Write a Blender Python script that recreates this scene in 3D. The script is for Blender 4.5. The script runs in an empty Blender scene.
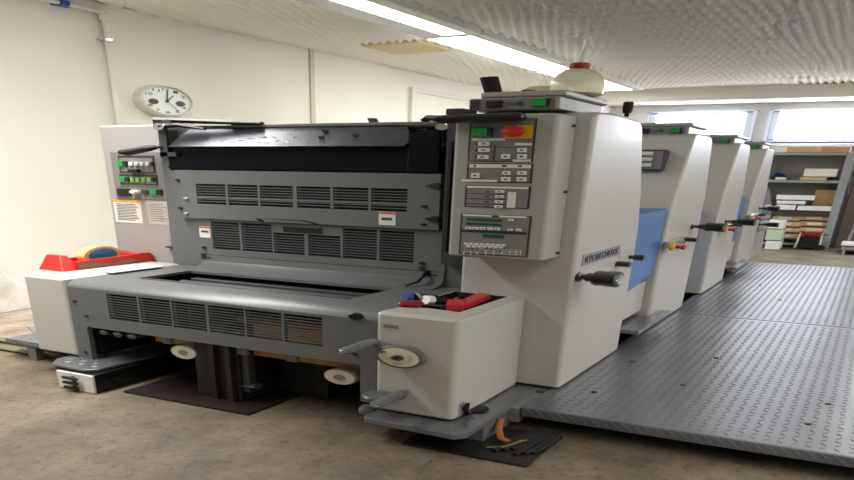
import bpy, bmesh, math, random
from mathutils import Vector, Matrix
random.seed(7)
scene = bpy.context.scene
COL = scene.collection
PI = math.pi

# ------------------------------------------------------------------ camera
F, PX, PY, H = 753.829, 371.023, 637.446, 1.0
ROT = Matrix(((0.86552709, 0.50076255, 0.00998595),
              (0.27239834, -0.45389998, -0.84839493),
              (-0.42031178, 0.73702895, -0.52926962)))      # world -> (right, down, forward)
cam_d = bpy.data.cameras.new('camera')
cam = bpy.data.objects.new('camera', cam_d); COL.objects.link(cam)
m = Matrix((ROT[0], -ROT[1], -ROT[2])).transposed().to_4x4()
m.translation = (0, 0, H)
cam.matrix_world = m
cam_d.sensor_fit = 'HORIZONTAL'; cam_d.sensor_width = 36
cam_d.lens = 36 * F / 854
cam_d.shift_x = (427 - PX) / 854; cam_d.shift_y = (PY - 240) / 854
cam_d.clip_start = 0.05; cam_d.clip_end = 200
scene.camera = cam

def at(u, v, ax, val):
    """point seen at photo position (u, v) on the plane x, y or z = val (measured positions)"""
    r = ROT.transposed() @ Vector(((u - PX) / F, (v - PY) / F, 1.0))
    i = 'xyz'.index(ax); c = Vector((0, 0, H))
    return c + r * ((val - c[i]) / r[i])

# ------------------------------------------------------------------ materials
def lin(c):
    def f(x):
        x /= 255
        return x / 12.92 if x <= .04045 else ((x + .055) / 1.055) ** 2.4
    return (f(c[0]), f(c[1]), f(c[2]), 1)

def mat(name, rgb, rough=.5, metal=0, var=.06, scale=6, bump=0, bscale=60, rgb2=None, coat=0, trans=0, alpha=1):
    M = bpy.data.materials.new(name); M.use_nodes = True
    nt = M.node_tree; p = nt.nodes['Principled BSDF']; L = nt.links.new
    tc = nt.nodes.new('ShaderNodeTexCoord')
    n = nt.nodes.new('ShaderNodeTexNoise'); n.inputs['Scale'].default_value = scale; n.inputs['Detail'].default_value = 5
    L(tc.outputs['Object'], n.inputs['Vector'])
    r = nt.nodes.new('ShaderNodeValToRGB')
    a = lin(rgb)
    b = lin(rgb2) if rgb2 else tuple(max(0, x * (1 - 2 * var)) for x in a[:3]) + (1,)
    r.color_ramp.elements[0].position = .35; r.color_ramp.elements[1].position = .65
    r.color_ramp.elements[0].color = b; r.color_ramp.elements[1].color = a
    L(n.outputs['Fac'], r.inputs['Fac']); L(r.outputs['Color'], p.inputs['Base Color'])
    p.inputs['Roughness'].default_value = rough; p.inputs['Metallic'].default_value = metal
    p.inputs['Coat Weight'].default_value = coat; p.inputs['Coat Roughness'].default_value = .1
    p.inputs['Transmission Weight'].default_value = trans
    p.inputs['Alpha'].default_value = alpha
    if name == 'navy_acrylic': p.inputs['Specular IOR Level'].default_value = .15
    if bump:
        n2 = nt.nodes.new('ShaderNodeTexNoise'); n2.inputs['Scale'].default_value = bscale; n2.inputs['Detail'].default_value = 4
        L(tc.outputs['Object'], n2.inputs['Vector'])
        bp = nt.nodes.new('ShaderNodeBump'); bp.inputs['Strength'].default_value = bump; bp.inputs['Distance'].default_value = .01
        L(n2.outputs['Fac'], bp.inputs['Height']); L(bp.outputs['Normal'], p.inputs['Normal'])
    return M

def emit(name, rgb, strength, rgb2=None, scale=8):
    M = bpy.data.materials.new(name); M.use_nodes = True
    nt = M.node_tree; p = nt.nodes['Principled BSDF']
    p.inputs['Base Color'].default_value = (.8, .8, .8, 1)
    p.inputs['Emission Strength'].default_value = strength
    p.inputs['Emission Color'].default_value = lin(rgb)
    if rgb2:
        tc = nt.nodes.new('ShaderNodeTexCoord'); n = nt.nodes.new('ShaderNodeTexNoise'); n.inputs['Scale'].default_value = scale
        nt.links.new(tc.outputs['Object'], n.inputs['Vector'])
        mx = nt.nodes.new('ShaderNodeMix'); mx.data_type = 'RGBA'
        mx.inputs['A'].default_value = lin(rgb); mx.inputs['B'].default_value = lin(rgb2)
        nt.links.new(n.outputs['Fac'], mx.inputs['Factor']); nt.links.new(mx.outputs['Result'], p.inputs['Emission Color'])
    return M

def math_node(nt, op, a, b=None):
    n = nt.nodes.new('ShaderNodeMath'); n.operation = op
    for i, x in enumerate((a, b)):
        if x is None: continue
        if isinstance(x, (int, float)): n.inputs[i].default_value = x
        else: nt.links.new(x, n.inputs[i])
    return n.outputs[0]

# plaster wall: cream paint, scuffed and dotted low down
def wall_material():
    M = mat('wall_paint', (240, 237, 230), .85, var=.02, scale=1.2, bump=.25, bscale=40)
    nt = M.node_tree; p = nt.nodes['Principled BSDF']; L = nt.links.new
    src = p.inputs['Base Color'].links[0].from_socket
    tc = nt.nodes.new('ShaderNodeTexCoord')
    n = nt.nodes.new('ShaderNodeTexNoise'); n.inputs['Scale'].default_value = 30; n.inputs['Detail'].default_value = 3
    L(tc.outputs['Object'], n.inputs['Vector'])
    sx = nt.nodes.new('ShaderNodeSeparateXYZ'); L(tc.outputs['Object'], sx.inputs['Vector'])
    n3 = nt.nodes.new('ShaderNodeTexNoise'); n3.inputs['Scale'].default_value = 2.5; n3.inputs['Detail'].default_value = 4
    L(tc.outputs['Object'], n3.inputs['Vector'])
    low = nt.nodes.new('ShaderNodeMapRange'); low.inputs['From Min'].default_value = 1.1; low.inputs['From Max'].default_value = .1
    L(sx.outputs['Z'], low.inputs['Value'])
    dots = nt.nodes.new('ShaderNodeMapRange'); dots.inputs['From Min'].default_value = .68; dots.inputs['From Max'].default_value = .74
    L(n.outputs['Fac'], dots.inputs['Value'])
    k = math_node(nt, 'MULTIPLY', dots.outputs[0], low.outputs[0])
    smear = nt.nodes.new('ShaderNodeMapRange'); smear.inputs['From Min'].default_value = .6; smear.inputs['From Max'].default_value = .72
    L(n3.outputs['Fac'], smear.inputs['Value'])
    lo2 = nt.nodes.new('ShaderNodeMapRange'); lo2.inputs['From Min'].default_value = .45; lo2.inputs['From Max'].default_value = .05
    L(sx.outputs['Z'], lo2.inputs['Value'])
    k2 = math_node(nt, 'MULTIPLY', smear.outputs[0], lo2.outputs[0])
    k3 = math_node(nt, 'MULTIPLY', math_node(nt, 'MAXIMUM', k, k2), .55)
    mx = nt.nodes.new('ShaderNodeMix'); mx.data_type = 'RGBA'; mx.inputs['B'].default_value = lin((128, 108, 88))
    L(k3, mx.inputs['Factor']); L(src, mx.inputs['A']); L(mx.outputs['Result'], p.inputs['Base Color'])
    return M

def floor_material():
    M = bpy.data.materials.new('concrete'); M.use_nodes = True
    nt = M.node_tree; p = nt.nodes['Principled BSDF']; L = nt.links.new
    tc = nt.nodes.new('ShaderNodeTexCoord')
    mp = nt.nodes.new('ShaderNodeMapping'); mp.inputs['Scale'].default_value = (.38, .33, 1)
    L(tc.outputs['Object'], mp.inputs['Vector'])
    n = nt.nodes.new('ShaderNodeTexNoise'); n.inputs['Scale'].default_value = 7; n.inputs['Detail'].default_value = 10; n.inputs['Roughness'].default_value = .7
    n2 = nt.nodes.new('ShaderNodeTexNoise'); n2.inputs['Scale'].default_value = 70; n2.inputs['Detail'].default_value = 6; n2.inputs['Roughness'].default_value = .7
    L(mp.outputs[0], n.inputs['Vector']); L(mp.outputs[0], n2.inputs['Vector'])
    r = nt.nodes.new('ShaderNodeValToRGB'); e = r.color_ramp.elements
    e[0].position = .32; e[0].color = lin((86, 77, 63)); e[1].position = .7; e[1].color = lin((143, 131, 111))
    x = e.new(.5); x.color = lin((116, 105, 87))
    L(n.outputs['Fac'], r.inputs['Fac'])
    r2 = nt.nodes.new('ShaderNodeValToRGB'); e = r2.color_ramp.elements
    e[0].position = .38; e[0].color = (.16, .15, .13, 1); e[1].position = .46; e[1].color = (1, 1, 1, 1)
    L(n2.outputs['Fac'], r2.inputs['Fac'])
    mx = nt.nodes.new('ShaderNodeMix'); mx.data_type = 'RGBA'; mx.blend_type = 'MULTIPLY'; mx.inputs['Factor'].default_value = .5
    L(r.outputs['Color'], mx.inputs['A']); L(r2.outputs['Color'], mx.inputs['B'])
    L(mx.outputs['Result'], p.inputs['Base Color'])
    p.inputs['Roughness'].default_value = .7
    bp = nt.nodes.new('ShaderNodeBump'); bp.inputs['Strength'].default_value = .3; bp.inputs['Distance'].default_value = .01
    L(n2.outputs['Fac'], bp.inputs['Height']); L(bp.outputs['Normal'], p.inputs['Normal'])
    return M

# ribbed sound absorbing foam tiles
def ceiling_material():
    return mat('ceiling_foam', (250, 248, 242), .9, var=.01, scale=1.5, bump=.15, bscale=60)

MW = wall_material(); MF = floor_material(); MC = ceiling_material()
M = dict(
    white=mat('press_enamel_white', (193, 190, 182), .36, var=.015, scale=3, coat=.1),
    console=mat('console_enamel', (166, 165, 160), .35, var=.02, scale=3),
    grey=mat('press_enamel_grey', (104, 107, 107), .38, var=.04, scale=4),
    dgrey=mat('dark_grey_metal', (62, 62, 62), .5, var=.1),
    cab=mat('cabinet_enamel', (160, 159, 155), .4, var=.02, scale=3),
    panel=mat('panel_grey', (124, 124, 122), .5, var=.02),
    edge=mat('panel_edge', (52, 52, 52), .5),
    black=mat('black_plastic', (22, 22, 23), .35, var=.1),
    rubber=mat('black_rubber', (15, 15, 15), .75),
    dark=mat('black_interior', (14, 14, 15), .7),
    iron=mat('oily_iron', (46, 42, 38), .55, metal=.3, var=.25, scale=14, rgb2=(26, 23, 21)),
    acrylic=mat('navy_acrylic', (7, 9, 20), .3, var=.1),
    steel=mat('scratched_steel', (78, 78, 88), .42, metal=.7, var=.15, scale=7, bump=.12, bscale=25),
    chrome=mat('chrome', (205, 205, 205), .2, metal=1),
    diamond=mat('diamond_plate_paint', (120, 123, 128), .36, metal=.3, var=.1, scale=2.5),
    blue=mat('blue_enamel', (52, 112, 182), .35, var=.04),
    green=mat('green_button', (16, 150, 70), .4),
    lgreen=mat('light_green_button', (120, 190, 60), .4),
    dgreen=mat('display_green', (8, 84, 66), .3),
    red=mat('red_plastic', (208, 42, 34), .4, var=.06),
    redtool=mat('red_tool_plastic', (214, 48, 56), .4),
    darkred=mat('dark_red_plastic', (142, 24, 30), .35),
    yellow=mat('yellow_plate', (232, 186, 24), .5),
    cream=mat('cream_plastic', (226, 222, 192), .45),
    ivory=mat('ivory_roller', (214, 206, 186), .5, var=.06),
    label=mat('label_white', (228, 225, 216), .6, var=.02),
    paper=mat('white_paper', (238, 238, 240), .7, var=.02),
    sticker=mat('sticker_grey', (190, 187, 176), .6),
    ink=mat('print_ink', (70, 72, 76), .6),
    nameplate=mat('nameplate_grey', (134, 140, 146), .4),
    text=mat('lettering_navy', (22, 24, 34), .5),
    orange=mat('orange_sticker', (222, 96, 52), .6),
    tan=mat('masking_tape', (226, 184, 120), .6, var=.03),
    core=mat('blue_core', (52, 160, 214), .5),
    card=mat('cardboard', (208, 178, 140), .8, var=.06, scale=5),
    card2=mat('brown_cardboard', (192, 154, 112), .8, var=.06, scale=5),
    mud=mat('dried_paste', (150, 112, 84), .8),
    wood=mat('pallet_wood', (206, 150, 86), .7, var=.12, scale=9),
    rack=mat('rack_grey', (150, 155, 158), .5, var=.03),
    aluminium=mat('window_aluminium', (206, 211, 224), .4, var=.01),
    trim=mat('trim_paint', (226, 224, 216), .6, var=.01),
    batten=mat('batten_paint', (205, 198, 182), .7, var=.02),
    board=mat('hardboard', (214, 196, 152), .7, var=.03),
    housing=mat('lamp_housing', (216, 214, 206), .5, var=.01),
    offdiff=mat('unlit_diffuser', (150, 150, 156), .3, var=.05, scale=3),
    clear=mat('clear_guard', (176, 190, 206), .08, alpha=.55),
    clock=mat('clock_silver', (228, 227, 222), .3),
    dial=mat('clock_dial', (242, 245, 247), .5, var=.01),
    bottle=mat('cloudy_bottle', (248, 246, 222), .3, var=.12, scale=4, rgb2=(240, 222, 168), trans=.25),
    nozzle=mat('nozzle_white', (225, 222, 214), .4),
    cableorange=mat('orange_hose', (176, 104, 40), .5),
    cableg=mat('green_yellow_wire', (120, 130, 52), .5),
    cablew=mat('white_cable', (238, 235, 228), .5),
    bluet=mat('blue_plastic', (44, 74, 164), .4),
    teal=mat('blue_plastic_film', (38, 84, 130), .4),
    mint=mat('mint_paper', (196, 220, 190), .7),
    pipe=mat('floor_pipe', (124, 120, 92), .5),
)
E_LAMP = emit('tube_light', (255, 254, 248), 15)
E_LAMPG = emit('tube_light_warm', (252, 255, 232), 12)
E_WIN = emit('frosted_daylight', (242, 247, 255), 13, (232, 241, 255), 9)
E_LED = emit('led_green', (40, 160, 70), .25)

# ------------------------------------------------------------------ mesh builder
# the building's proportions: one unit of height goes with 2.65 of width and 3.03 of depth,
# so round things are built round in that measure
S = Vector((2.65, 3.03, 1.0))
def T(p): return Vector((p[0] / S.x, p[1] / S.y, p[2] / S.z))

class B:
    def __init__(s): s.bm = bmesh.new()
    def merge(s, t, mi=0):
        for f in t.faces: f.material_index = mi
        me = bpy.data.meshes.new('tmp'); t.to_mesh(me); t.free(); s.bm.from_mesh(me); bpy.data.meshes.remove(me)
        return s
    def poly(s, pts, faces, bev=0, seg=2, mi=0, angle=.5):
        t = bmesh.new(); vs = [t.verts.new(T(p)) for p in pts]
        for f in faces: t.faces.new([vs[i] for i in f])
        bmesh.ops.recalc_face_normals(t, faces=t.faces)
        if bev:
            es = [e for e in t.edges if len(e.link_faces) == 2 and e.calc_face_angle() > angle]
            bmesh.ops.bevel(t, geom=es, offset=bev, segments=seg, affect='EDGES', profile=.5, clamp_overlap=True)
        return s.merge(t, mi)
    def box(s, x0, x1, y0, y1, z0, z1, bev=0, seg=2, mi=0):
        P = [(x, y, z) for x in (x0, x1) for y in (y0, y1) for z in (z0, z1)]
        return s.poly(P, [(0, 1, 3, 2), (4, 6, 7, 5), (0, 4, 5, 1), (2, 3, 7, 6), (0, 2, 6, 4), (1, 5, 7, 3)], bev, seg, mi)
    def prism(s, pl, ax, a, b, bev=0, seg=2, mi=0, angle=.5):
        n = len(pl)
        mk = {'x': lambda p, t: (t, p[0], p[1]), 'y': lambda p, t: (p[0], t, p[1]), 'z': lambda p, t: (p[0], p[1], t)}[ax]
        pts = [mk(p, a) for p in pl] + [mk(p, b) for p in pl]
        fs = [tuple(range(n)), tuple(range(2 * n - 1, n - 1, -1))] + [(i, (i + 1) % n, n + (i + 1) % n, n + i) for i in range(n)]
        return s.poly(pts, fs, bev, seg, mi, angle)
    def tube(s, pts, r, n=12, mi=0):
        rs = r if isinstance(r, (list, tuple)) else [r] * len(pts)
        P = [T(p) for p in pts]; t = bmesh.new(); rings = []
        for i, p in enumerate(P):
            d = (P[min(i + 1, len(P) - 1)] - P[max(i - 1, 0)]).normalized()
            up = Vector((0, 0, 1)) if abs(d.z) < .9 else Vector((1, 0, 0))
            a = d.cross(up).normalized(); b = d.cross(a)
            rings.append([t.verts.new(p + (a * math.cos(2 * PI * k / n) + b * math.sin(2 * PI * k / n)) * rs[i]) for k in range(n)])
        for q, w in zip(rings, rings[1:]):
            for k in range(n): t.faces.new((q[k], q[(k + 1) % n], w[(k + 1) % n], w[k]))
        t.faces.new(rings[0]); t.faces.new(rings[-1])
        bmesh.ops.recalc_face_normals(t, faces=t.faces)
        return s.merge(t, mi)
    def lathe(s, c, ax, prof, n=28, mi=0):
        """prof: (radius, offset along ax); radius and offsets in height units"""
        c = T(c); d = {'x': Vector((1, 0, 0)), 'y': Vector((0, 1, 0)), 'z': Vector((0, 0, 1))}[ax]
        a = Vector((0, 0, 1)) if ax != 'z' else Vector((1, 0, 0)); b = d.cross(a)
        t = bmesh.new(); rings = []
        for r, h in prof:
            rings.append([t.verts.new(c + d * h + (a * math.cos(2 * PI * k / n) + b * math.sin(2 * PI * k / n)) * max(r, 1e-5)) for k in range(n)])
        for q, w in zip(rings, rings[1:]):
            for k in range(n): t.faces.new((q[k], q[(k + 1) % n], w[(k + 1) % n], w[k]))
        t.faces.new(rings[0]); t.faces.new(rings[-1])
        bmesh.ops.recalc_face_normals(t, faces=t.faces)
        return s.merge(t, mi)
    def lozenges(s, x0, x1, y0, y1, z, pitch=.0188, mi=0):
        t = bmesh.new(); hl, hw, hh = .0080, .0024, .0028
        nx = int((x1 - x0) / (pitch * S.x)); ny = int((y1 - y0) / (pitch * S.y))
        for i in range(nx):
            for j in range(ny):
                c = Vector((x0 / S.x + (i + .5) * pitch, y0 / S.y + (j + .5) * pitch, z))
                sg = 1 if (i + j) % 2 else -1
                d = Vector((.7071, .7071 * sg, 0)); e = Vector((-.7071 * sg, .7071, 0)); k = Vector((0, 0, hh))
                v = [t.verts.new(q) for q in (c - d * hl, c - e * hw, c + d * hl, c + e * hw, c - d * hl * .55 + k, c + d * hl * .55 + k)]
                for f in ((0, 1, 4), (1, 5, 4), (1, 2, 5), (2, 3, 5), (3, 4, 5), (3, 0, 4)): t.faces.new([v[q] for q in f])
        bmesh.ops.recalc_face_normals(t, faces=t.faces)
        for f in t.faces:
            f.normal_update()
            if f.normal.z < 0: f.normal_flip()
        return s.merge(t, mi)

BASE = {}
def tag(o, label=None, cat=None, group=None, kind=None):
    if label: o['label'] = label
    if cat: o['category'] = cat
    if group: o['group'] = group
    if kind: o['kind'] = kind
    return o
def thing(name, label, cat, loc, group=None, kind=None):
    o = bpy.data.objects.new(name, None); COL.objects.link(o); o.location = loc; o.empty_display_size = .05
    BASE[o] = Vector(loc)
    return tag(o, label, cat, group, kind)
def obj(name, b, mats, parent=None, label=None, cat=None, group=None, kind=None, loc=None, smooth=True):
    base = BASE[parent] if parent else Vector(loc if loc else (0, 0, 0))
    for v in b.bm.verts: v.co = Vector((v.co.x * S.x, v.co.y * S.y, v.co.z * S.z)) - base
    bmesh.ops.recalc_face_normals(b.bm, faces=b.bm.faces) if False else None
    me = bpy.data.meshes.new(name); b.bm.to_mesh(me); b.bm.free()
    for mm in (mats if isinstance(mats, (list, tuple)) else [mats]): me.materials.append(mm)
    if smooth:
        me.polygons.foreach_set('use_smooth', [True] * len(me.polygons)); me.set_sharp_from_angle(angle=math.radians(38))
    o = bpy.data.objects.new(name, me); COL.objects.link(o)
    if smooth and len(me.polygons) > 6:
        wn = o.modifiers.new('weighted_normal', 'WEIGHTED_NORMAL'); wn.keep_sharp = True; wn.weight = 90
    if parent:
        o.parent = parent
        o.location = (0, 0, 0)
    else: o.location = base
    BASE[o] = base
    return tag(o, label, cat, group, kind)
def struct(name, b, mm, parent=None):
    return obj(name, b, mm, parent, kind='structure' if not parent else None)

def quad_on(b, ax, val, u0, v0, u1, v1, depth, bev=0, mi=0, lift=0.0):
    """raised plate on plane y=val (facing -y) or x=val (facing +x), corners measured in the photo"""
    p = at(u0, v0, ax, val); q = at(u1, v1, ax, val)
    if ax == 'y':
        b.box(min(p.x, q.x), max(p.x, q.x), val - lift - depth, val - lift, min(p.z, q.z), max(p.z, q.z), bev, 2, mi)
    else:
        b.box(val + lift, val + lift + depth, min(p.y, q.y), max(p.y, q.y), min(p.z, q.z), max(p.z, q.z), bev, 2, mi)
    return b

def lettering(body, size_z, width, origin, ax, depth=.001):
    """text mesh on plane facing -y ('y') or +x ('x'); returns builder in T space"""
    cu = bpy.data.curves.new('txt', 'FONT'); cu.body = body; cu.extrude = .02; cu.resolution_u = 3
    o = bpy.data.objects.new('txt', cu); COL.objects.link(o); bpy.context.view_layer.update()
    me = bpy.data.meshes.new_from_object(o.evaluated_get(bpy.context.evaluated_depsgraph_get()))
    bpy.data.objects.remove(o); bpy.data.curves.remove(cu)
    xs = [v.co.x for v in me.vertices]; ys = [v.co.y for v in me.vertices]
    w = max(xs) - min(xs); h = max(ys) - min(ys)
    b = B(); b.bm.from_mesh(me); bpy.data.meshes.remove(me)
    for v in b.bm.verts:
        a = (v.co.x - min(xs)) / w * width; z = (v.co.y - min(ys)) / h * size_z; d = v.co.z / .02 * depth
        p = (origin[0] + a, origin[1] - d, origin[2] + z) if ax == 'y' else (origin[0] + d, origin[1] + a, origin[2] + z)
        v.co = T(p)
    return b

# ------------------------------------------------------------------ the room
XL, XR, YB, YF, ZC = -5.7, 3.6, 15.6, -3.0, 2.074
struct('floor', B().box(XL - .2, XR + .2, YF - .2, YB + .2, -.1, 0), MF)
struct('ceiling', B().box(XL - .2, XR + .2, YF - .2, YB + .2, ZC + .02, ZC + .1), MC)
def foam_relief():
    import numpy as np
    xs = np.arange(XL, 1.6, .022); ys = np.arange(4.6, 14.75, .034)
    X, Y = np.meshgrid(xs, ys)
    row = np.floor(Y / .98); col = np.floor((X + row * .23) / .9)
    ph = np.sin(row * 12.9898 + col * 4.1414) * 2.2
    wob = .5 * np.sin(Y * 2.1 + X * 1.3) + .7 * np.sin(X * 1.9 - Y * .9)
    a = 2 * np.pi * X / .1 + ph + wob; c = 2 * np.pi * Y / .3 + ph * .7
    k = np.clip((X + 3.4) / 2.2, 0, 1)
    h = np.sin(a) * (np.sin(c) * (1 - .65 * k) + .65 * k)
    seam = (np.abs(np.mod(Y / .98, 1) - .5) > .487) | (np.abs(np.mod((X + row * .23) / .9, 1) - .5) > .489)
    Z = ZC + .004 - .026 * h + np.where(seam, .012, 0)
    Z = np.where((X > -5.10) & (X < -4.30) & (Y > 8.40) & (Y < 9.30), ZC + .0195, Z)
    ny, nx = X.shape
    co = np.stack([X, Y, Z], -1).reshape(-1, 3)
    idx = np.arange(nx * ny).reshape(ny, nx)
    q = np.stack([idx[:-1, :-1], idx[1:, :-1], idx[1:, 1:], idx[:-1, 1:]], -1).reshape(-1, 4)
    me = bpy.data.meshes.new('foam'); me.vertices.add(len(co)); me.vertices.foreach_set('co', co.astype('f4').ravel())
    me.loops.add(q.size); me.loops.foreach_set('vertex_index', q.astype('i4').ravel())
    me.polygons.add(len(q)); me.polygons.foreach_set('loop_start', np.arange(0, q.size, 4).astype('i4'))
    me.update(calc_edges=True); me.polygons.foreach_set('use_smooth', [True] * len(q)); me.materials.append(MC)
    o = bpy.data.objects.new('ceiling_tiles', me); COL.objects.link(o); o['kind'] = 'structure'
foam_relief()
struct('wall_front', B().box(XL, XR, YF - .2, YF, 0, ZC), MW)
struct('wall_left', B().box(XL - .2, XL, YF, YB, 0, ZC), MW)
WZ0, WZ1 = 1.40, 1.825
W1 = (-3.66, -1.965); W2 = (-1.80, .1); W3 = (.26, 2.16)
b = B().box(XL, XR, YB, YB + .2, 0, WZ0).box(XL, XR, YB, YB + .2, WZ1, ZC)
for a, c in ((XL, W1[0]), (W1[1], W2[0]), (W2[1], W3[0]), (W3[1], XR)): b.box(a, c, YB, YB + .2, WZ0, WZ1)
struct('wall_back', b, MW)
struct('trim_1', B().box(-4.28, XR, 14.72, YB, 1.915, ZC), MW)                          # beam above the windows
struct('trim_2', B().box(XL, -4.28, 14.72, YB, 0, ZC), MW)                              # wall return in the far left corner
struct('trim_3', B().box(XL, XL + .02, 8.49, 8.57, 0, ZC), M['batten'])                # batten on the left wall
struct('trim_4', B().box(-4.2, XR, 15.36, YB, 1.335, 1.375, .004), M['aluminium'])     # window ledge
for n, w in enumerate((W1, W2, W3)):
    e = thing('window_%d' % (n + 1), None, None, ((w[0] + w[1]) / 2, 15.5, WZ0), kind='structure')
    y0, y1 = 15.46, 15.62
    f = B()
    for (x0, x1, z0, z1) in ((w[0], w[1], WZ0, WZ0 + .018), (w[0], w[1], WZ1 - .018, WZ1), (w[0], w[0] + .06, WZ0, WZ1), (w[1] - .06, w[1], WZ0, WZ1)):
        f.box(x0, x1, y0, y1, z0, z1, .003)
    obj('window_frame', f, M['aluminium'], e)
    f = B(); a, c = w[0] + .065, w[1] - .065; z0, z1 = WZ0 + .02, WZ1 - .02
    for (x0, x1, q0, q1) in ((a, c, z0, z0 + .02), (a, c, z1 - .02, z1), (a, a + .09, z0, z1), (c - .09, c, z0, z1)):
        f.box(x0, x1, y0 + .03, y1 - .02, q0, q1, .003)
    obj('sash', f, M['aluminium'], e)
    obj('pane', B().box(a + .08, c - .08, 15.54, 15.55, z0 + .015, z1 - .015), E_WIN, e)
# door in the left wall, painted like the wall
d = thing('door_1', None, None, (XL, 11.6, 0), kind='structure')
obj('door_frame', B().box(XL, XL + .06, 10.82, 10.95, 0, 1.90).box(XL, XL + .06, 12.95, 13.1, 0, 1.90).box(XL, XL + .058, 10.95, 12.95, 1.85, 1.90), M['trim'], d)
obj('door_leaf', B().box(XL, XL + .02, 10.95, 12.95, 0, 1.85), MW, d)
obj('door_handle', B().tube([(XL + .02, 12.75, .75), (XL + .12, 12.75, .75), (XL + .12, 12.5, .75)], .012), M['chrome'], d)

# ceiling lamps and the bare board in the ceiling
NAMES = ('nearest ceiling light of the row, its left half unlit', 'middle ceiling light of the row, both halves lit white',
         'farthest ceiling light of the row, behind the yellowish bottle')
for i, y0 in enumerate((4.93, 8.02, 11.11)):
    y1 = y0 + 3.03
    t = thing('ceiling_light', NAMES[i], 'lamp', (-3.8, y0, ZC - .05), 'fluorescent ceiling lights')
    obj('housing', B().box(-4.08, -3.47, y0, y1, ZC - .03, ZC + .02, .002).box(-3.60, -3.47, y0, y1, ZC - .05, ZC - .03, .004)
        .box(-4.08, -3.60, y0, y0 + .04, ZC - .045, ZC - .03).box(-4.08, -3.60, y1 - .04, y1, ZC - .045, ZC - .03), M['housing'], t)
    obj('diffuser', B().box(-4.07, -3.85, y0 + .045, y1 - .045, ZC - .044, ZC - .031, .004), M['offdiff'] if i == 0 else E_LAMP, t, 'unlit grey half' if i == 0 else None)
    obj('diffuser', B().box(-3.835, -3.61, y0 + .045, y1 - .045, ZC - .044, ZC - .031, .004), E_LAMPG if i == 0 else E_LAMP, t)
obj('ceiling_panel', B().box(-5.04, -4.36, 8.48, 9.22, ZC - .012, ZC + .018, .001), M['board'], None,
    'beige bare board let into the ribbed ceiling left of the lights', 'panel', loc=(-4.7, 8.85, ZC - .012))

# light of the room's other lamps, plus an added background fill
def area(name, loc, rot, sx, sy, power, col):
    l = bpy.data.lights.new(name, 'AREA'); l.shape = 'RECTANGLE'; l.size = sx; l.size_y = sy; l.energy = power; l.color = col
    o = bpy.data.objects.new(name, l); COL.objects.link(o); o.location = loc; o.rotation_euler = rot
    return o
area('lamp_row_near', (-3.83, 2.9, ZC - .06), (0, 0, 0), .45, 4.0, 78, (1, .98, .96))
area('lamp_row_right', (1.7, 6.5, ZC - .05), (0, 0, 0), 2.6, 15, 150, (1, .98, .95))
w = bpy.data.worlds.new('world'); scene.world = w; w.use_nodes = True
w.node_tree.nodes['Background'].inputs[0].default_value = (1, .99, .97, 1)
w.node_tree.nodes['Background'].inputs[1].default_value = .55  # even fill, added to come in by the open right side

# ------------------------------------------------------------------ wall fittings
t = thing('wall_clock', 'round silver wall clock with two small grey sub dials on the cream wall', 'clock', (XL, 6.14, 1.36))
cx = (XL, 6.13, 1.476)
RC = .112
obj('rim', B().lathe(cx, 'x', [(RC * .7, .0), (RC, 0), (RC * 1.02, .012), (RC * .99, .034), (RC * .90, .038), (RC * .88, .026), (RC * .5, .0255)], 48), M['clock'], t)
fx = XL + .0262 * S.x
dl = obj('dial', B().lathe((fx - .001, cx[1], cx[2]), 'x', [(RC * .2, 0), (RC * .885, 0), (RC * .885, .0012), (.001, .0012)], 48), M['dial'], t)
fx += .005
for i in range(1, 13):
    if i in (3, 9): continue
    a = i * PI / 6; r = RC * .72
    yy = cx[1] + math.sin(a) * r * S.y; zz = cx[2] + math.cos(a) * r
    wd = .055 if i < 10 else .085
    obj('numeral', lettering(str(i), .017, wd, (fx, yy - wd / 2, zz - .0085), 'x', .001), M['ink'], t)
for sg in (-1, 1):
    obj('sub_dial', B().lathe((fx, cx[1] + sg * RC * .5 * S.y, cx[2] - .012), 'x', [(.001, 0), (.02, 0), (.02, .001), (.001, .0012)], 24), M['dgrey'], t)
def hand(a, l, wz):
    dy, dz = math.sin(a), math.cos(a)
    p = [(-.012, -wz), (l, -wz * .6), (l, wz * .6), (-.012, wz)]
    pl = [(cx[1] + (u * dy + v * dz) * S.y, cx[2] + u * dz - v * dy) for u, v in p]
    return B().prism(pl, 'x', fx + .004, fx + .008)
obj('hour_hand', hand(PI / 6 + .05, RC * .45, .0035), M['black'], t)
obj('minute_hand', hand(.06, RC * .68, .0028), M['black'], t)
obj('second_hand', hand(2.55, RC * .7, .0008), M['ink'], t)
obj('hub', B().lathe((fx + .004, cx[1], cx[2]), 'x', [(.001, 0), (.006, 0), (.006, .003), (.001, .003)], 16), M['black'], t)

t = thing('conduit_pipe', 'white cable pipe running under the ceiling and down the cream wall', 'pipe', (XL, 5.55, .0))
XP = XL + .045
obj('riser', B().tube([(XP, 5.55, .02), (XP, 5.55, 1.99)], .0095), M['cablew'], t)
obj('crossing', B().tube([(XP, 5.53, 2.012), (XP, 3.2, 2.03)], .0115), M['cablew'], t)
obj('elbow', B().tube([(XP, 5.55, 1.96), (XP, 5.55, 2.0), (XP, 5.54, 2.012), (XP, 5.47, 2.013)], .0155), M['cablew'], t)
obj('clamp', B().lathe((XP, 5.55, 1.84), 'z', [(.016, -.008), (.019, -.008), (.019, .008), (.016, .008)], 16).box(XL, XP, 5.48, 5.62, 1.836, 1.846), M['chrome'], t)
obj('clamp', B().lathe((XP, 5.14, 2.0165), 'y', [(.015, -.012), (.02, -.012), (.02, .012), (.015, .012)], 16).box(XL, XP, 5.07, 5.1, 2.0, 2.05).box(XL, XP, 5.19, 5.22, 2.0, 2.04), M['bluet'], t, 'dark blue pipe clamp')
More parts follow.
